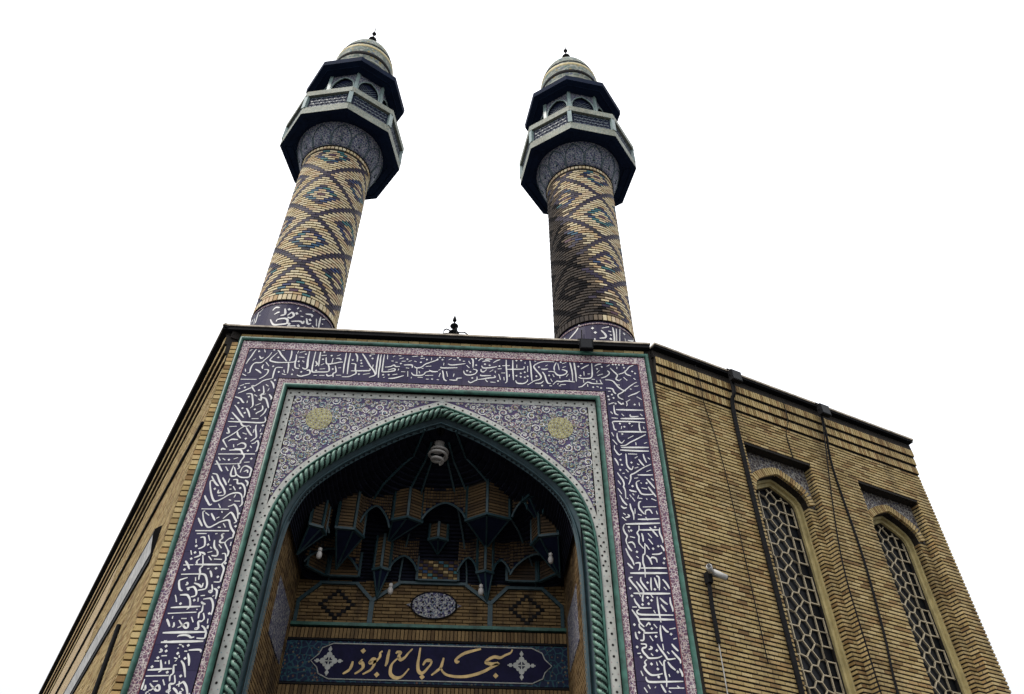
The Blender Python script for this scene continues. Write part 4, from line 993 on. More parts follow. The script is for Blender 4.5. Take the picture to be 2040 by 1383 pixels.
aw = thing('awning', 'narrow white sheet metal awning running along the left wall', 'awning', LEFT.P(6, 0.1, 6.4))
b = MB(); A = [(0.0, 7.2), (0.10, 7.10), (0.10, 6.99), (0.04, 6.68), (0.0, 6.66)]
for s0, s1 in ((1.0, 7.0), (7.0, 16.0)):
    for i in range(len(A)-1): b.quad(LEFT.P(s0, A[i][0], A[i][1]), LEFT.P(s1, A[i][0], A[i][1]), LEFT.P(s1, A[i+1][0], A[i+1][1]), LEFT.P(s0, A[i+1][0], A[i+1][1]), 0 if i == 2 else 1)
    for s in (s0, s1): b.poly([LEFT.P(s, d, z) for d, z in A], 1)
b.build('sheet', ['white_metal', 'black_metal'], aw)
b = MB(); b.fbox(LEFT, 0.95, 16, 0.0, 0.03, 6.50, 6.64); b.build('awning_shadow', 'black_metal', aw)  # black strip added as the shadow below the sheet
# surveillance camera on its pole by the frame
cc = thing('security_camera', 'white twin security camera on the brick right of the tiled frame', 'camera', R.P(0.45, 0.05, 6.1))
b = MB(); b.fbox(R, 0.39, 0.47, 0.005, 0.12, 6.06, 6.24); b.build('junction_box', 'black_metal', cc)
for (s0, s1, z0, z1) in ((0.42, 0.33, 6.22, 6.25), (0.46, 0.66, 6.22, 6.12)):
    b = MB(); p, q = R.P(s0, 0.16, z0), R.P(s1, 0.24, z1); b.tube([p, p+(q-p)*0.03, p+(q-p)*0.97, q], [0.036, 0.05, 0.05, 0.036], 10); body = b.build('camera_body', 'white_metal', cc, smooth=True)
    b = MB(); dq = (q-p).normalized(); b.tube([q-dq*0.005, q+dq*0.012], 0.032, 10); b.build('lens', 'dark_glass', body)
b = MB(); b.tube([R.P(0.43, 0.06, 6.1), R.P(0.42, 0.04, 5.7), R.P(0.42, 0.04, 5.13)], 0.034, 8); b.build('conduit', 'black_metal', cc)
b = MB(); b.tube([R.P(0.42, 0.035, 5.13), R.P(0.43, 0.02, 4.7), R.P(0.42, 0.02, 3.8)], 0.008, 5); b.build('lead', 'white_metal', cc)
# pendant lamp under the arch: a spiral bulb
lamp = thing('pendant_lamp', 'white spiral bulb hanging under the point of the arch', 'lamp', (-0.02, 0.75, 8.62))
L0 = Vector((-0.02, 0.75, 0))
b = MB(); b.lathe(L0, [(0.05, 9.12), (0.10, 9.08), (0.115, 8.95), (0.115, 8.86), (0.09, 8.84)], 14, 0); b.build('socket', 'bulb_white', lamp, smooth=True)
b = MB(); pts = []
for i in range(90):
    t = i/89; a = t*2*PI*3.2; pts.append(L0+Vector((math.cos(a)*(0.09+0.085*math.sin(PI*min(1, t*1.15))), math.sin(a)*(0.09+0.085*math.sin(PI*min(1, t*1.15))), 8.86-t*0.30)))
b.tube(pts, 0.027, 7); b.build('spiral_tube', 'bulb_white', lamp, smooth=True)
b = MB(); b.tube([L0+Vector((0, 0, 9.1)), L0+Vector((0, 0.02, 9.3)), L0+Vector((0, 0.05, 9.5))], 0.012, 6); b.build('cord', 'black_metal', lamp)
b = MB(); b.tube([L0+Vector((0.24*math.sin(a), -0.1, 9.22+0.10*math.cos(a))) for a in [-1.3+2.6*k/14 for k in range(15)]], 0.014, 6); b.build('bracket_hoop', 'post_tile', lamp)
def small_lamp(label, x, y, z):
    t = thing('small_lamp', label, 'lamp', (x, y, z), 'small bulbs under the vault'); p = Vector((x, y, 0))
    b = MB(); b.lathe(p, [(0.02, z+0.10), (0.035, z+0.09), (0.035, z+0.04), (0.02, z+0.035)], 10); b.build('socket', 'bulb_white', t)
    b = MB(); b.lathe(p, catmull([(0.02, z+0.04), (0.045, z), (0.048, z-0.05), (0.03, z-0.09), (0.004, z-0.10)], 3), 12); b.build('bulb', 'bulb_white', t, smooth=True)
    b = MB(); b.tube([p+Vector((0, 0, z+0.09)), p+Vector((0, 0.1, z+0.22)), p+Vector((0, 0.3, z+0.3))], 0.008, 5); b.build('stem', 'black_metal', t)
small_lamp('small bulb in the dark left part of the niche', -1.93, 1.1, 6.88)
small_lamp('small bulb left of the oval medallion', -0.71, 1.75, 6.60)
small_lamp('small bulb right of the oval medallion', 0.87, 1.75, 6.63)
small_lamp('small bulb by the right edge of the niche', 2.07, 1.25, 7.0)
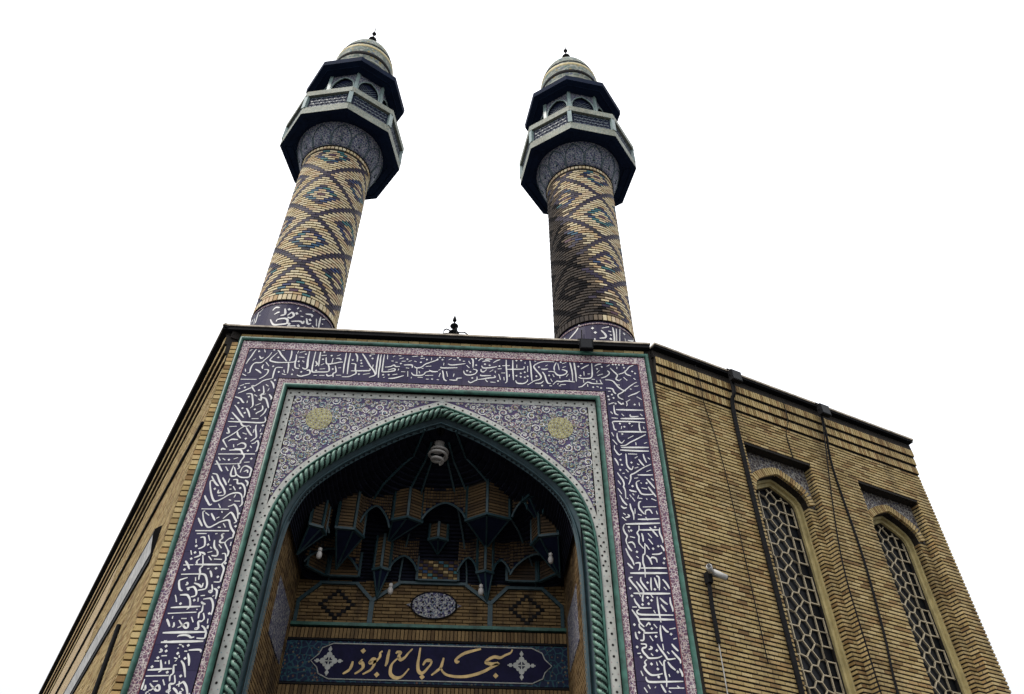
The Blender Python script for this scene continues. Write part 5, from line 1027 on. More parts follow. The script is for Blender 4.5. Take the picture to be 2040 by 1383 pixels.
# ------------------------------------------------------------------ lettering
def stroke_ribbon(bm, F, pts, w, d, mi=0, pen=0.9):
    """pen stroke: the width follows the direction like a slanted reed pen and thins at both ends"""
    if len(pts) == 1:
        s, z = pts[0]; r = w*0.75; bm.poly([F.P(s, d, z+r), F.P(s-r, d, z), F.P(s, d, z-r), F.P(s+r, d, z)], mi); return
    P = catmull(pts, 5); n = len(P); ws = []
    for i, p in enumerate(P):
        a = P[max(i-1, 0)]; b2 = P[min(i+1, n-1)]; ang = math.atan2(b2[1]-a[1], b2[0]-a[0])
        k = 0.62+0.38*abs(math.sin(ang-pen)); e = min(1.0, 0.55+1.6*min(i, n-1-i)/n); ws.append(w*k*e)
    bm.ribbon(F, P, ws, d, mi)
FRAME_TEXT = """-3780,4421 -3471,4435|-3780,4501 -3620,4514 -3455,4527|-3645,4640 -3598,4514 -3627,4475|-3533,4381 -3488,4306|-3445,4576 -3435,4528 -3421,4465 -3450,4431 -3436,4360|-3394,4442 -3360,4347 -3389,4327 -3426,4322 -3406,4256 -3438,4232 -3406,4224 -3384,4247|-3363,4276 -3319,4244 -3283,4206|-3363,4637 -3312,4584 -3275,4507 -3240,4416|-3307,4432|-3303,4363 -3292,4292|-3250,4274 -3216,4242|-3265,4227 -3231,4227|-3297,4738 -3258,4655 -3236,4572|-3300,4783 -3150,4792 -3125,4757|-3445,4625 -3426,4646|-3445,4576 -3405,4577|-3780,4346 -3780,4290 -3780,4244|-3745,4305 -3731,4249 -3759,4244|-3780,4380 -3780,4347|-3693,4326 -3621,4271 -3583,4304 -3554,4291 -3539,4244 -3581,4239 -3619,4266 -3651,4242 -3683,4236|-3663,4355 -3595,4358|-3734,4545|-3504,4478|-3529,4638 -3512,4585|-3573,4618 -3563,4588|-3698,4793 -3667,4759 -3703,4743|-3629,4830|-3608,4763|-3725,4624 -3660,4625|-3694,4669|-3652,4695 -3579,4701|-3464,4804 -3445,4810|-3410,4846 -3382,4821|-3453,4855 -3423,4856|-3324,4848|-3356,4767 -3316,4768|-3438,4735|-3410,4710 -3400,4676|-3470,4674 -3420,4661|-3317,4668|-3735,5383 -3524,5399 -3312,5414|-3512,5556 -3465,5420 -3497,5360|-3750,5296 -3346,5326|-3710,5545 -3677,5469|-3612,5446|-3428,5503|-3381,5543 -3369,5483|-3301,5523 -3225,5537 -3191,5532 -3149,5473 -3125,5387 -3125,5290|-3322,5484 -3288,5458 -3248,5448|-3280,5431 -3272,5344 -3301,5316 -3294,5236|-3244,5318 -3211,5239 -3236,5196 -3281,5189 -3258,5111 -3299,5089 -3265,5079 -3241,5106|-3155,5312|-3360,5366 -3341,5367|-3740,5214 -3707,5172 -3665,5105|-3623,5169 -3608,5112 -3629,5106|-3666,5258 -3662,5221|-3560,5203 -3494,5136 -3455,5163 -3420,5159 -3406,5102 -3440,5095 -3487,5131 -3517,5109 -3548,5093|-3536,5227 -3459,5229|-3398,5255 -3350,5177|-3218,5133 -3167,5097 -3129,5036 -3125,5005 -3132,4953 -3239,4953|-3735,5015 -3488,5029 -3141,5043|-3514,4964 -3489,4983 -3415,4992 -3361,4983 -3318,4959 -3275,4970|-3719,4882 -3429,4899 -3131,4912|-3684,4901 -3639,4904|-3457,4858 -3420,4854|-3153,5235 -3144,5166|-3125,5141 -3125,5106 -3125,5089|-3738,5896 -3503,5909 -3399,5906 -3354,5862 -3312,5766 -3309,5698 -3330,5675 -3421,5655|-3749,6044 -3598,6052|-3578,6058 -3383,6064 -3176,6071|-3737,6112 -3689,6060 -3638,5980|-3709,5972|-3705,6286 -3673,6215|-3631,6253|-3660,6150|-3501,6215 -3456,6050 -3484,5997 -3462,5928 -3460,5870 -3451,5819|-3621,6169 -3577,6188 -3540,6214 -3568,6273|-3548,6261 -3493,6245 -3469,6216|-3547,6065 -3561,6112 -3529,6154|-3409,6200 -3347,6136|-3318,6317 -3286,6258 -3290,6210 -3368,6213|-3442,6259 -3375,6279|-3314,6155 -3192,6153|-3216,6248 -3165,6244 -3135,6149 -3156,6101 -3170,6071 -3125,6002 -3125,5887 -3125,5829 -3135,5794 -3221,5791|-3151,6317 -3125,6276 -3125,6204|-3125,6094|-3374,5994 -3343,6001|-3323,5967 -3294,5921 -3273,5864|-3244,6007|-3181,5873|-3627,5848 -3704,5817 -3734,5793 -3708,5703 -3677,5653 -3642,5643|-3617,5779 -3597,5746 -3625,5734|-3510,5857 -3492,5795|-3506,5766 -3428,5740 -3376,5707 -3372,5770|-3595,5684 -3540,5697 -3493,5704 -3439,5644 -3427,5583 -3457,5560 -3493,5553|-3563,5668|-3659,5576 -3553,5579 -3504,5518|-3727,5574 -3693,5512|-3237,5751 -3209,5667 -3253,5649 -3215,5628 -3201,5656|-3189,5690 -3136,5653 -3125,5530|-3125,5710|-3355,5574 -3293,5581|-3182,5568 -3155,5585|-3743,7005 -3310,7014|-3731,6620 -3207,6636|-3685,7132 -3630,7081 -3601,7102|-3497,7106 -3449,7035|-3333,7060 -3277,7088 -3245,7103 -3190,7045 -3150,6955 -3125,6852|-3154,7066 -3125,7108 -3125,7162|-3674,6968 -3705,6954 -3671,6851 -3624,6763 -3565,6695 -3518,6691 -3460,6731 -3374,6792 -3266,6821 -3227,6758 -3186,6684 -3125,6610 -3125,6574 -3125,6524 -3173,6502 -3219,6439 -3194,6385 -3132,6296|-3662,6942 -3590,6893|-3567,6933 -3521,6870 -3475,6807|-3463,6846 -3424,6873|-3749,6842 -3691,6761 -3646,6699|-3358,6843 -3307,6910 -3267,6957 -3226,6933 -3172,6857 -3135,6800 -3168,6773|-3411,6978 -3397,6946|-3125,6944|-3125,6718|-3331,6761 -3279,6693|-3399,6692 -3353,6690|-3695,6571 -3544,6577|-3620,6506 -3558,6508 -3519,6386 -3546,6342 -3600,6316|-3680,6479 -3660,6412|-3644,6363|-3509,6553 -3460,6456|-3470,6391|-3390,6470 -3368,6367 -3317,6302|-3407,6575 -3375,6583|-3269,6586 -3303,6566 -3277,6511 -3305,6467 -3284,6431 -3214,6439|-3304,6399 -3249,6340|-3125,6449 -3125,6383|-3426,6353 -3397,6329|-3752,8056 -3137,8083|-3322,8082 -3310,8009 -3341,7935 -3341,7884 -3389,7882|-3758,7852 -3393,7875|-3736,7998 -3687,7927|-3753,7924 -3696,7847 -3648,7778 -3601,7715|-3565,7810 -3502,7727|-3656,7972 -3605,7938|-3546,7948|-3471,7966 -3405,7998|-3373,7868 -3334,7805 -3361,7768|-3439,7837 -3447,7750 -3445,7672 -3417,7631 -3355,7648 -3382,7732 -3419,7809|-3348,7669 -3283,7623 -3208,7612 -3128,7629 -3125,7687 -3125,7771 -3179,7819 -3244,7838 -3288,7793 -3297,7707|-3241,7723 -3194,7754 -3170,7705|-3176,7986|-3280,7908 -3191,7919|-3745,7667 -3676,7656 -3637,7601 -3574,7499 -3504,7412 -3448,7312 -3465,7264 -3545,7254|-3744,7618 -3684,7529 -3624,7463 -3582,7437|-3702,7529 -3741,7520 -3706,7391 -3655,7270 -3592,7165 -3542,7154 -3461,7204 -3390,7267 -3312,7311 -3213,7315 -3155,7249 -3125,7122|-3558,7597 -3494,7509 -3462,7455|-3440,7581 -3445,7504|-3376,7563 -3310,7566 -3287,7497 -3215,7493 -3157,7426 -3125,7325 -3125,7238|-3178,7564 -3125,7518 -3125,7450|-3415,7457 -3379,7459|-3345,7439 -3291,7366|-3395,7382 -3360,7384|-3224,7410|-3632,7380|-3562,7362 -3559,7308 -3504,7324|-3280,7231 -3265,7286|-3762,7252 -3711,7174 -3650,7101|-3352,7188 -3313,7176|-3258,7165 -3165,7168|-3763,8737 -3516,8741 -3141,8747 -3143,8870|-3746,8945 -3677,8876 -3609,8808 -3549,8747 -3499,8671 -3430,8650 -3371,8669|-3700,9069 -3641,8991 -3575,8905 -3513,8836|-3583,9042|-3519,8940|-3513,9046 -3451,8952 -3408,8849|-3420,9091 -3449,9049|-3359,9025|-3233,9101 -3228,9019 -3309,8950 -3303,8926|-3158,9055 -3175,8957 -3227,8874|-3737,8809 -3676,8796|-3368,8819 -3248,8825|-3717,8629 -3587,8643|-3736,8605 -3683,8499 -3733,8496|-3455,8649 -3522,8584 -3569,8519 -3624,8463 -3685,8406 -3745,8350 -3711,8291 -3643,8197|-3548,8536 -3525,8467 -3456,8394|-3418,8627 -3370,8560 -3309,8485 -3277,8456|-3361,8654 -3337,8631|-3453,8509 -3377,8482|-3255,8690 -3246,8596 -3197,8437 -3238,8374 -3273,8334|-3271,8595 -3272,8518|-3138,8680|-3154,8609 -3159,8546|-3125,8503|-3125,8463 -3134,8409|-3651,8324 -3599,8365 -3498,8362|-3368,8390|-3548,8261 -3527,8202|-3483,8249 -3414,8297 -3345,8270 -3335,8203 -3379,8179 -3507,8173|-3591,8140 -3410,8155 -3359,8098 -3306,8034|-3720,8134 -3717,8171 -3656,8152|-3244,8290 -3198,8307 -3159,8354 -3125,8289 -3125,8214 -3125,8153 -3146,8137|-3258,8244 -3224,8208|-3272,8146|-3779,9832 -3702,9792|-3755,9957 -3732,9888|-3780,9704 -3489,9716|-3403,9959 -3327,9954 -3323,9874 -3373,9792 -3445,9727|-3566,9959 -3496,9918 -3437,9868|-3438,10083 -3453,10028 -3434,9975|-3253,10048|-3199,9767 -3246,9738 -3351,9697 -3421,9624 -3487,9561 -3533,9558 -3495,9483 -3449,9426|-3223,9696 -3160,9621 -3125,9520|-3148,9717|-3676,9602 -3586,9616|-3756,9547 -3685,9585|-3656,9518|-3747,9377 -3672,9423 -3582,9487 -3531,9524|-3754,9487|-3329,9569 -3286,9409 -3323,9365 -3294,9241 -3352,9263|-3385,9464|-3224,9455 -3211,9515|-3351,9347 -3248,9386|-3290,9605 -3235,9565|-3181,9381 -3125,9308 -3125,9259|-3301,9299 -3224,9278 -3170,9181 -3125,9068|-3593,9368 -3502,9373 -3459,9274 -3418,9127 -3431,9069|-3446,9359 -3385,9320|-3778,9291 -3677,9255 -3614,9183 -3582,9160|-3532,9304|-3536,9212 -3531,9163|-3685,9155|-3737,9103 -3685,9049|-3370,9113 -3284,9167|-3247,9119 -3226,9053|-3661,10460 -3685,10393 -3714,10281 -3749,10169 -3768,10077|-3776,10397 -3741,10455|-3353,10394 -3381,10299 -3442,10204 -3494,10129 -3606,10113 -3646,10048 -3658,9957 -3653,9878 -3689,9858|-3599,10407|-3508,10460 -3476,10387|-3565,10289 -3516,10227 -3484,10266|-3668,10173 -3618,10222|-3242,10391 -3299,10304 -3338,10228 -3335,10183 -3268,10159 -3149,10148 -2906,10171 -2867,10218|-3254,10460 -3213,10420 -3161,10340 -3090,10261 -3025,10182|-3120,10460 -3175,10460|-3321,10460|-3203,10273|-2984,10460 -2968,10342 -2973,10194|-2860,10394 -2852,10460|-2721,10460 -2823,10415|-2699,10385|-2875,10365 -2859,10246 -2860,10146 -2832,10039 -2759,10016|-2822,10304 -2710,10301|-2801,10195|-2736,10217 -2695,10182|-2780,10123 -2761,10061|-2704,10046 -2649,10013 -2609,10051 -2625,10214 -2645,10460|-2986,10157 -2964,10050 -2952,9889|-3068,10026 -3183,10019 -3206,9938 -3205,9805 -3200,9753|-3120,9916|-3037,9974 -3009,9904|-2886,10000 -2850,9957|-2864,9872|-3051,9875 -2972,9853|-2611,9988 -2557,9991 -2540,9903 -2608,9864 -2697,9833 -2771,9864|-2703,9939|-3408,10142 -3332,10047|-2640,10460 -2640,10332 -2632,10177 -2619,10033|-2524,10460 -2525,10348 -2523,10183 -2514,10020 -2488,9950 -2380,9956 -2205,9975 -2200,10065 -2230,10163 -2175,10166 -2165,10313|-2426,10456 -2424,10326 -2405,10099|-2396,10365 -2301,10380|-2353,10275|-2299,10324 -2277,10197 -2237,10162 -2110,10188 -2011,10221 -1963,10223|-2482,10222 -2440,10142 -2473,10095|-2357,10460|-2203,10376|-2369,10128 -2313,10167|-2372,10028 -2272,10043|-2433,9989|-2127,10042|-2093,10125 -2055,9974 -2103,9936 -2089,9848|-2229,9911 -2181,9869 -2104,9900|-2459,9867 -2399,9871|-2352,9873 -2257,9878|-2042,9895 -1947,9900|-2108,10307 -2039,10311 -2006,10276|-2097,10373 -2034,10413|-2029,10074 -1976,10086|-1933,10460 -1927,10308 -1927,10125 -1913,9946|-1853,10460 -1855,10294 -1848,10102 -1836,9932|-1928,9865 -1806,9872 -1712,9930 -1676,9968 -1704,10065 -1708,10137 -1722,10191 -1799,10196|-1753,10458 -1707,10376 -1695,10248|-1785,10289|-1624,10284|-1618,10142 -1563,10145|-1622,10460 -1541,10339 -1459,10197 -1403,10118|-1780,10016 -1623,10025 -1432,10044 -1431,10089|-1618,9944|-1542,9939 -1416,9973|-1608,10216|-2609,9979 -2555,9982 -2535,9912 -2601,9864 -2674,9851|-1306,10460 -1310,10325 -1308,10142 -1295,9954|-1254,10460 -1257,10347 -1250,10173 -1253,10028 -1241,9876|-1194,10460 -1194,10286 -1189,10067 -1163,10024 -960,10062 -972,10115 -1085,10073|-1132,10460 -1123,10345|-1463,10206 -1411,10127 -1352,10049 -1311,9944 -1381,9896 -1419,9876|-1377,10193 -1385,10092|-1462,10414|-1411,10347|-1461,10460 -1379,10460|-1149,10142 -1040,10166 -982,10206 -944,10171 -867,10176|-1042,10304 -1000,10306|-962,10276 -920,10278|-1025,10407 -986,10437|-917,10450 -867,10444|-894,10367 -813,10400|-854,10250|-795,10216 -642,10225 -628,10152|-846,10305 -770,10319|-739,10367|-713,10313 -652,10335|-647,10437 -543,10460|-1161,9952|-1055,9958|-1153,9881 -1121,9901|-1055,9869 -940,9884 -769,9955|-983,9962 -896,9984|-882,10120 -885,10075|-827,10051 -750,10046|-746,10146 -683,10140|-704,10067 -691,9933|-631,10035 -577,9975 -446,9977 -387,10012 -362,10058 -268,10091|-590,10191 -545,10157 -456,10180 -385,10257 -298,10308 -162,10381 -151,10419|-537,10148 -523,9987|-489,10078 -471,10025|-602,10328 -558,10312|-489,10400 -405,10414|-360,10379|-473,10303|-466,10460|-363,9977 -211,9990|-446,10144 -412,10155|-297,10116 -232,10083 -128,10089|-367,10203 -263,10218|-621,9928 -625,9892|-342,9889 -287,9892|-225,9896|-504,9925 -408,9930|-272,10431 -274,10365|-37,10460 -27,10445|-112,10450|-158,10387|-59,10392|61,10394 123,10435|146,10404 202,10407|242,10460|280,10407|338,10377 381,10380|53,10292 118,10268 230,10283 390,10320|-75,10211 -46,10185 241,10206|-26,10315 -29,10250|-79,10156 -118,10118|-42,10122 -22,10032 -9,9944 15,9891 58,9867|-79,10056 -100,9956|-137,9892 -96,9885|37,10099 65,9974|186,10053 176,9980|104,9896 236,9894 247,9939 337,9953|363,10135 395,10055 480,10033 590,10075 622,10158 544,10190|414,10275 473,10214|451,10388 490,10316|498,10456 536,10412 542,10227|594,10460|604,10290|433,10139|497,10115|538,9964|465,9889 508,9847 596,9905 630,9924 627,10005|650,9934 747,9953 844,9981 977,10006 955,10049|702,10063 710,10032 899,10046|643,10399 691,10460 739,10460|710,10282 740,10229 839,10234 951,10259 1007,10280|698,10199 707,10145 750,10129 811,10196|773,10323|865,10300|721,10385 813,10418 870,10403|770,10444 819,10460 911,10460|935,10369 991,10419 1069,10460|869,10135 938,10194|974,10168 982,10114|1023,10217 1100,10230|1045,10091 1082,9949|1057,10292|1094,10120 1172,10125|1144,10024 1152,9943|1034,9919|789,9942 833,9882|888,9885 986,9881|1188,10460 1189,10310 1197,10154 1206,9929 1171,9874|1317,10460 1317,10252 1324,10116 1331,9954|1111,10305 1260,10314|1197,10218 1339,10226 1523,10245 1538,10311|1396,10349 1395,10266|1254,10094 1247,10030|1473,10133|1472,10047|1388,10065|1373,9947 1408,9886 1520,9883 1590,9932 1605,9986|1560,10423 1560,10377|1609,10324 1607,10176|1482,10460|1389,10451|1551,10164|1549,10037|1655,10460 1670,10318 1677,10135 1688,9955|2136,10460 1949,10460 1833,10420 1753,10360 1730,10312 1771,10231 1826,10152 1867,10072 1844,10008 1730,9957 1674,9909 1603,9852|1830,10308|1775,10076|1606,10067|1740,10460 1776,10454|1898,10192 1938,10113 1963,10005 1996,9918 2052,9912|1913,9967 1856,9910 1750,9896|1959,10343 2003,10374|1872,10264 1943,10259 2007,10276|2012,10208 2126,10205 2173,10143 2243,10120 2344,10162 2376,10228 2321,10261 2278,10268|2229,10128 2233,10047|2178,10449 2130,10325 2134,10233|2206,10422 2228,10256|2292,10418 2375,10460|2295,10325 2361,10356|2023,10108|2095,10139 2121,10077|2049,10028 2081,9958|2266,10460|2446,10460 2462,10362 2480,10178 2477,9997|2525,10460 2533,10273|2409,10038 2413,9976|2093,9887 2166,9971 2243,9967 2350,9990 2516,9972|2022,9852 2071,9855|2204,9862 2246,9864|2233,9895 2339,9900|2401,10165 2355,10090|2193,9928 2184,9892|1882,9849|2536,10460 2540,10343 2549,10134 2548,9989|2881,10460 2877,10309 2866,10151 2821,10086 2674,10068 2595,10095|2657,10307 2734,10364 2820,10422|2611,10368|2657,10445 2707,10448|2710,10247 2711,10142|2779,10188 2828,10190|2638,10139|2467,9975 2515,9977|2580,9849 2654,9873 2714,9937 2773,9981 2868,9955 3061,9955|2689,10048 2692,9966|2946,10031 2950,9980|3013,10055 3044,9944|2851,10057 2916,10060|2762,9929 2765,9868|2869,9864|2935,9888 2974,9869|3021,9852|2933,10396 3003,10443 3071,10460|3076,10383|2977,10325|2961,10219 3024,10296|2972,10157 3082,10204|3172,10399 3234,10445|3243,10360 3301,10279 3366,10188 3332,10093 3385,10055 3438,10099|3179,10294 3215,10232 3142,10145 3041,10098|3709,10460 3627,10414 3569,10336 3495,10258 3392,10211|3425,10456|3503,10460|3517,10386|3378,10400 3373,10346|3303,10460|3361,10460|3526,10313 3542,10229 3635,10182|3484,10143 3549,10063|3672,10299|3724,10250|3678,10132 3715,10093|3118,10061 3247,10047 3312,9969 3354,9899 3420,9832 3497,9806|3732,10032 3662,9987 3573,9911 3519,9857 3413,9761 3336,9707 3345,9638 3420,9593|3327,9949 3391,9942|3615,9852 3576,9860|3763,9810 3684,9755 3591,9710 3523,9667|3671,9926 3754,9941|3150,9778 3199,9780|3215,9701|3140,9657|3117,9857 3236,9843 3261,9763 3297,9725|3149,9579|3240,9623|3691,9676 3780,9611|3312,9548 3377,9482 3420,9514|3555,9599 3469,9536|3131,9470 3230,9514|3267,9487|3488,9488 3467,9438|3630,9485|3228,9444 3227,9313 3242,9249 3292,9226|3262,9348 3485,9352 3780,9360|3151,9297 3189,9247|3159,9155 3274,9148|3358,9255 3396,9205|3517,9250 3532,9199 3671,9212|3710,9272 3746,9222|3326,9144 3549,9155 3780,9166|3177,9004 3177,9067 3331,9081 3562,9085 3780,9077|3177,9004 3188,8904 3228,8881|3665,9065 3660,8938 3680,8840|3304,9029|3330,8973 3319,8910|3381,8963|3508,8975 3541,8996|3484,9044|3255,8845 3516,8857 3776,8863|3232,8819 3224,8732 3246,8648 3293,8601 3351,8664|3759,8806 3670,8753 3559,8686 3449,8620 3360,8556 3266,8539|3129,8826 3163,8742|3135,8667 3207,8561|3417,8704 3527,8771|3323,8798|3552,8625 3555,8565|3704,8608 3758,8634|3738,8980 3743,8930|3155,8547 3146,8450|3273,8504 3550,8516 3776,8526|3719,9535 3721,9456|3406,9519 3424,9480|3483,9536 3486,9457|3134,9466 3245,9511|3252,8448 3525,8442 3770,8447|3151,8461 3185,8391 3221,8346 3274,8372|3346,8375 3345,8269 3342,8152 3374,8073 3422,8052 3449,8122|3386,8371 3548,8372|3498,8287 3553,8325|3661,8383 3670,8295 3699,8202|3134,8271 3167,8203 3190,8123|3236,8241|3251,8137|3566,8267 3607,8187 3650,8131|3776,8171 3648,8107 3539,8034 3453,7973 3389,7937 3382,7869 3353,7789 3329,7744|3312,8047 3355,7992|3474,8077 3537,8103|3525,8172 3563,8150|3427,8191|3733,8309 3769,8275|3676,8017 3761,8055|3509,7942 3648,7947 3780,7953|3441,7871 3512,7885|3211,8032|3155,7972 3197,7895 3239,7818 3250,7741 3236,7696 3257,7620 3251,7467|3244,7965 3283,7966|3276,7898 3321,7855|3150,7814 3191,7738|3535,7830 3472,7794 3472,7705 3502,7629 3543,7565 3669,7559 3748,7574|3658,7869 3725,7771 3780,7684|3739,7883 3780,7840|3540,7786 3568,7776|3648,7784|3394,7713|3548,7686 3643,7668|3668,7713 3716,7627 3780,7520|3338,7645 3355,7624 3450,7605|3135,7659 3192,7552|3151,7528 3183,7465|3327,7546 3351,7493|3378,7570 3404,7538|3482,7541 3455,7475|3170,7485 3210,7400 3261,7338|3266,7478 3293,7457|3364,7492 3404,7419|3470,7486 3537,7477|3605,7480 3622,7459|3692,7484 3774,7444|3510,7417 3470,7400 3459,7304 3498,7231 3539,7180|3313,7372 3322,7277 3350,7184 3346,7069|3527,7317 3760,7331|3154,7324 3198,7283 3247,7296|3179,7188 3214,7158|3389,7280 3378,7185|3557,7171 3566,7244 3636,7268 3675,7196|3749,7251 3760,7189|3425,7176 3489,7158|3152,7114 3212,7054|3253,7170 3277,7129 3208,7106|3414,7082 3595,7089 3780,7106|3552,7129 3583,7068|3196,6987 3442,7001 3780,7024|3177,6981 3151,6909 3170,6829 3201,6770 3175,6700 3186,6621|3420,6969 3410,6888 3376,6836 3396,6767 3385,6667 3415,6609|3420,6888 3570,6894 3749,6900|3596,6945 3651,6866 3714,6778|3764,6941 3752,6849 3780,6740 3780,6672|3232,6882 3246,6842|3278,6873|3247,6933|3247,6762 3329,6745|3450,6829 3460,6759 3460,6680|3553,6832 3609,6754|3550,6732 3612,6636|3207,6651 3273,6663 3313,6606|3475,6651 3506,6602|3690,6949|3190,6620 3211,6562 3251,6505|3155,6551 3189,6445 3242,6342 3261,6267|3477,6630 3458,6473 3427,6444 3412,6319 3427,6225 3417,6066|3411,6618 3450,6561|3309,6614 3313,6566|3503,6621 3540,6544|3606,6561|3696,6608|3735,6629 3774,6571 3780,6524|3575,6463 3686,6471 3746,6502|3332,6498|3314,6421 3348,6393|3482,6445 3528,6380 3553,6285|3537,6380 3569,6410 3630,6393 3640,6326|3768,6397|3748,6320|3156,6301 3204,6246 3236,6209|3283,6300 3356,6308 3346,6222 3324,6184|3364,6223 3609,6231 3780,6236|3183,6133 3462,6142 3780,6152|3212,6069 3156,6049 3201,5968 3255,5897 3291,5826|3266,5998 3319,5917 3356,5855 3367,5802|3346,6073 3339,6009 3383,5928 3436,5858|3443,5985|3507,6069 3493,5959 3489,5859|3561,6071 3578,5998 3600,5899|3592,6100 3633,6073 3627,5963 3613,5863|3692,6047 3745,5976 3780,5895|3692,5919 3730,5875|3545,5879|3156,5885|3200,5805 3500,5809 3780,5818|3169,5764|3361,5828 3332,5729 3334,5676|3280,5816 3308,5755|3449,5821 3500,5742|3200,5725 3219,5664 3257,5612 3288,5578 3453,5583|3413,5744|3469,5702|3418,5647|3320,5631|3564,5762 3560,5665 3561,5542 3566,5448 3571,5363|3606,5746 3659,5685 3714,5643|3766,5759 3762,5670 3780,5592 3780,5532|3609,5640 3644,5579 3681,5528|3158,5588 3228,5590|3145,5548 3182,5489 3226,5421 3244,5354 3305,5288|3258,5551 3221,5524 3259,5478 3500,5476 3778,5479|3484,5549 3503,5498|3241,5405 3491,5407 3780,5411|3159,5318|3233,5337 3236,5286 3297,5229 3311,5200 3499,5209|3331,5297 3381,5349 3402,5316|3417,5266|3456,5334 3500,5276|3557,5320 3545,5236 3545,5111 3549,5078|3581,5312 3631,5238 3671,5222|3686,5264 3780,5284|3701,5190|3159,5209 3168,5134 3189,5102|3218,5202|3284,5187 3273,5096 3221,5086|3373,5156 3415,5083|3466,5150|3724,5116 3777,5134|3163,4989|3223,5035 3298,5029 3293,4988 3241,4971 3243,4923 3294,4860 3324,4833 3449,4840 3520,4869|3362,5006 3384,4974 3331,4957|3451,4944|3468,5041 3501,4977 3543,4914 3577,4859 3605,4823 3716,4838|3552,5044 3557,4954|3688,5047 3730,4991 3773,4944|3604,4931 3633,4900|3674,4949 3730,4878 3779,4816 3780,4769|3157,4896 3207,4898|3205,4846|3358,4901 3387,4870|3288,4812 3251,4779 3262,4732 3234,4708 3260,4654 3319,4601 3409,4600 3494,4621|3347,4750|3425,4784 3435,4729|3469,4800 3509,4730|3569,4803 3539,4794 3530,4699 3533,4606 3540,4537 3526,4438|3592,4787 3632,4725 3691,4672|3720,4649|3752,4697 3780,4628 3780,4582|3432,4682|3430,4573|3584,4615 3594,4577|3178,4652 3203,4583|3242,4569 3252,4523 3307,4501 3544,4510 3780,4520|3261,4462 3287,4410|3200,4423 3240,4356|3556,4423 3780,4429|3449,4474 3481,4407 3507,4362|3372,4442 3353,4419|3683,4456 3719,4427|3550,4386 3580,4364"""
LEFT_BAND_TEXT = """-307,12175 -254,12254 -156,12241|-238,12045 -168,12095 -124,12106|-22,12209 14,12049 -77,12002|77,12195|78,12011 156,12112 217,12038 157,11952 87,11969|253,12239 277,12291|319,12200 653,12358|269,12111|466,12170 618,12218 619,12159|371,12064 428,12072|-300,11910 -220,11782 -150,11732 -18,11744 105,11784 105,11885 31,11919 -119,11887 -140,11831|199,11859 390,11919 455,11888 474,11968|514,12060 568,11927 645,11984|602,12062|853,12309 852,12131 861,11976|750,12180 797,11990|897,12266 999,12343|929,12149 1254,12401|161,11780|131,11717 310,11761|373,11783|684,11934 774,11903|525,11790"""
RIGHT_BAND_TEXT = """7,12241 191,12311|-16,12174 77,12052 69,11966 -71,11937|285,12313 299,12100 275,11879 145,11850|381,12301 346,11838|491,12347 429,11868|185,12070 239,12061|200,11945|615,12256|620,12128 643,11969|721,12120 987,12276 1091,12443|-80,11831 75,11839|-159,12112|-189,11943 -181,11837|159,12173 232,12168|-217,12248"""
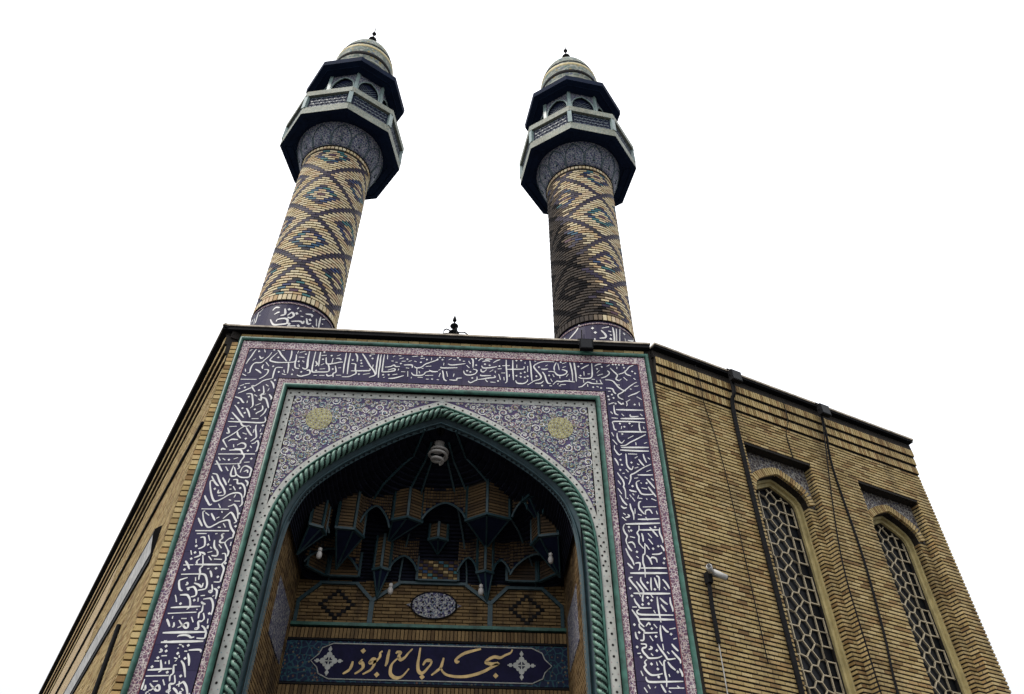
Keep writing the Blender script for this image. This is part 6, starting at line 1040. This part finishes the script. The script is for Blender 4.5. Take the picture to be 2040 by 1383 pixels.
NAME_TEXT = """1461,5834 1432,5777 1338,5733 1252,5689 1151,5700 1051,5656 1009,5607 1110,5581 1218,5591 1111,5533 984,5462 830,5404 662,5367 493,5363 350,5387 276,5439|283,5665 261,5568 237,5499 177,5444 91,5374|237,5499 276,5439|917,5828 787,5796 645,5751 547,5693 493,5636 516,5595 551,5616|1178,5392|80,5612 70,5557 25,5494 -33,5425 -88,5404 -134,5450 -150,5559 -140,5683 -130,5823|80,5612 -12,5610 -63,5533|-62,5344|-261,5802 -324,5733 -385,5651 -450,5616 -484,5675 -462,5729 -518,5741 -536,5714|-482,5655 -580,5553 -604,5460 -587,5369 -501,5319 -396,5348 -292,5474|-654,5779 -669,5670 -677,5564 -698,5504|-768,5749 -806,5721 -804,5654 -858,5586 -909,5558 -963,5557 -929,5611 -880,5599 -895,5506 -934,5439 -997,5399 -1060,5365|-823,5364|-1098,5747|-1093,5607 -1133,5553 -1084,5541 -1068,5475 -1121,5415 -1195,5368|-1251,5570 -1266,5484 -1298,5424 -1389,5364"""

def parse(t): return [[tuple(int(v)/1000 for v in w.split(',')) for w in st.split(' ')] for st in t.split('|')]
def width_of(st, base):
    L = sum(math.hypot(b[0]-a[0], b[1]-a[1]) for a, b in zip(st, st[1:])); return base*(1.22 if L > 0.45 and len(st) <= 3 else 1.0)
runs = {'left': MB(), 'top': MB(), 'right': MB()}; random.seed(4)
def run_of(st):
    x = sum(p[0] for p in st)/len(st); z = sum(p[1] for p in st)/len(st)
    return 'left' if x < -3.1 and z < 9.9 else ('right' if x > 3.1 and z < 9.9 else 'top')
for st in parse(FRAME_TEXT):
    k = run_of(st); stroke_ribbon(runs[k], FRONT, st, width_of(st, 0.031), 0.0032+random.random()*0.0012)
    if k != 'top':            # the run goes on down to the ground
        zm = min(p[1] for p in st)
        for sh in (2.75, 5.5):
            if zm-sh < 4.22-(sh-2.75) and zm < 7.0 and zm-sh > ZB+0.05: stroke_ribbon(runs[k], FRONT, [(x, z-sh) for x, z in st], width_of(st, 0.031), 0.0036)
for k in runs: runs[k].build('lettering', 'white_glaze', ins)
class CylFrame:
    """surface of a minaret: s = angle times radius, d outwards"""
    def __init__(self, cx, cy, r): self.cx, self.cy, self.r = cx, cy, r; self.x = Vector((1, 0, 0)); self.z = Vector((0, 0, 1)); self.n = Vector((0, -1, 0))
    def P(self, s, d, z):
        a = s/self.r; q = self.r+d; return Vector((self.cx+q*math.sin(a), self.cy-q*math.cos(a), z))
for (root, band, (mx3, my3)), txt in zip(MIN, (LEFT_BAND_TEXT, RIGHT_BAND_TEXT)):
    F = CylFrame(mx3, my3, 0.927); b = MB()
    for st in parse(txt):
        for sh in (0.0, 1.62, -1.62, 3.2): stroke_ribbon(b, F, [((a+sh)*0.927, z) for a, z in st], 0.052, -0.002)
    b.build('lettering', 'white_glaze', band)
b = MB()
for st in parse(NAME_TEXT): stroke_ribbon(b, BACK, st, 0.062, 0.026)
b.build('name_lettering', 'gold_glaze', pl)
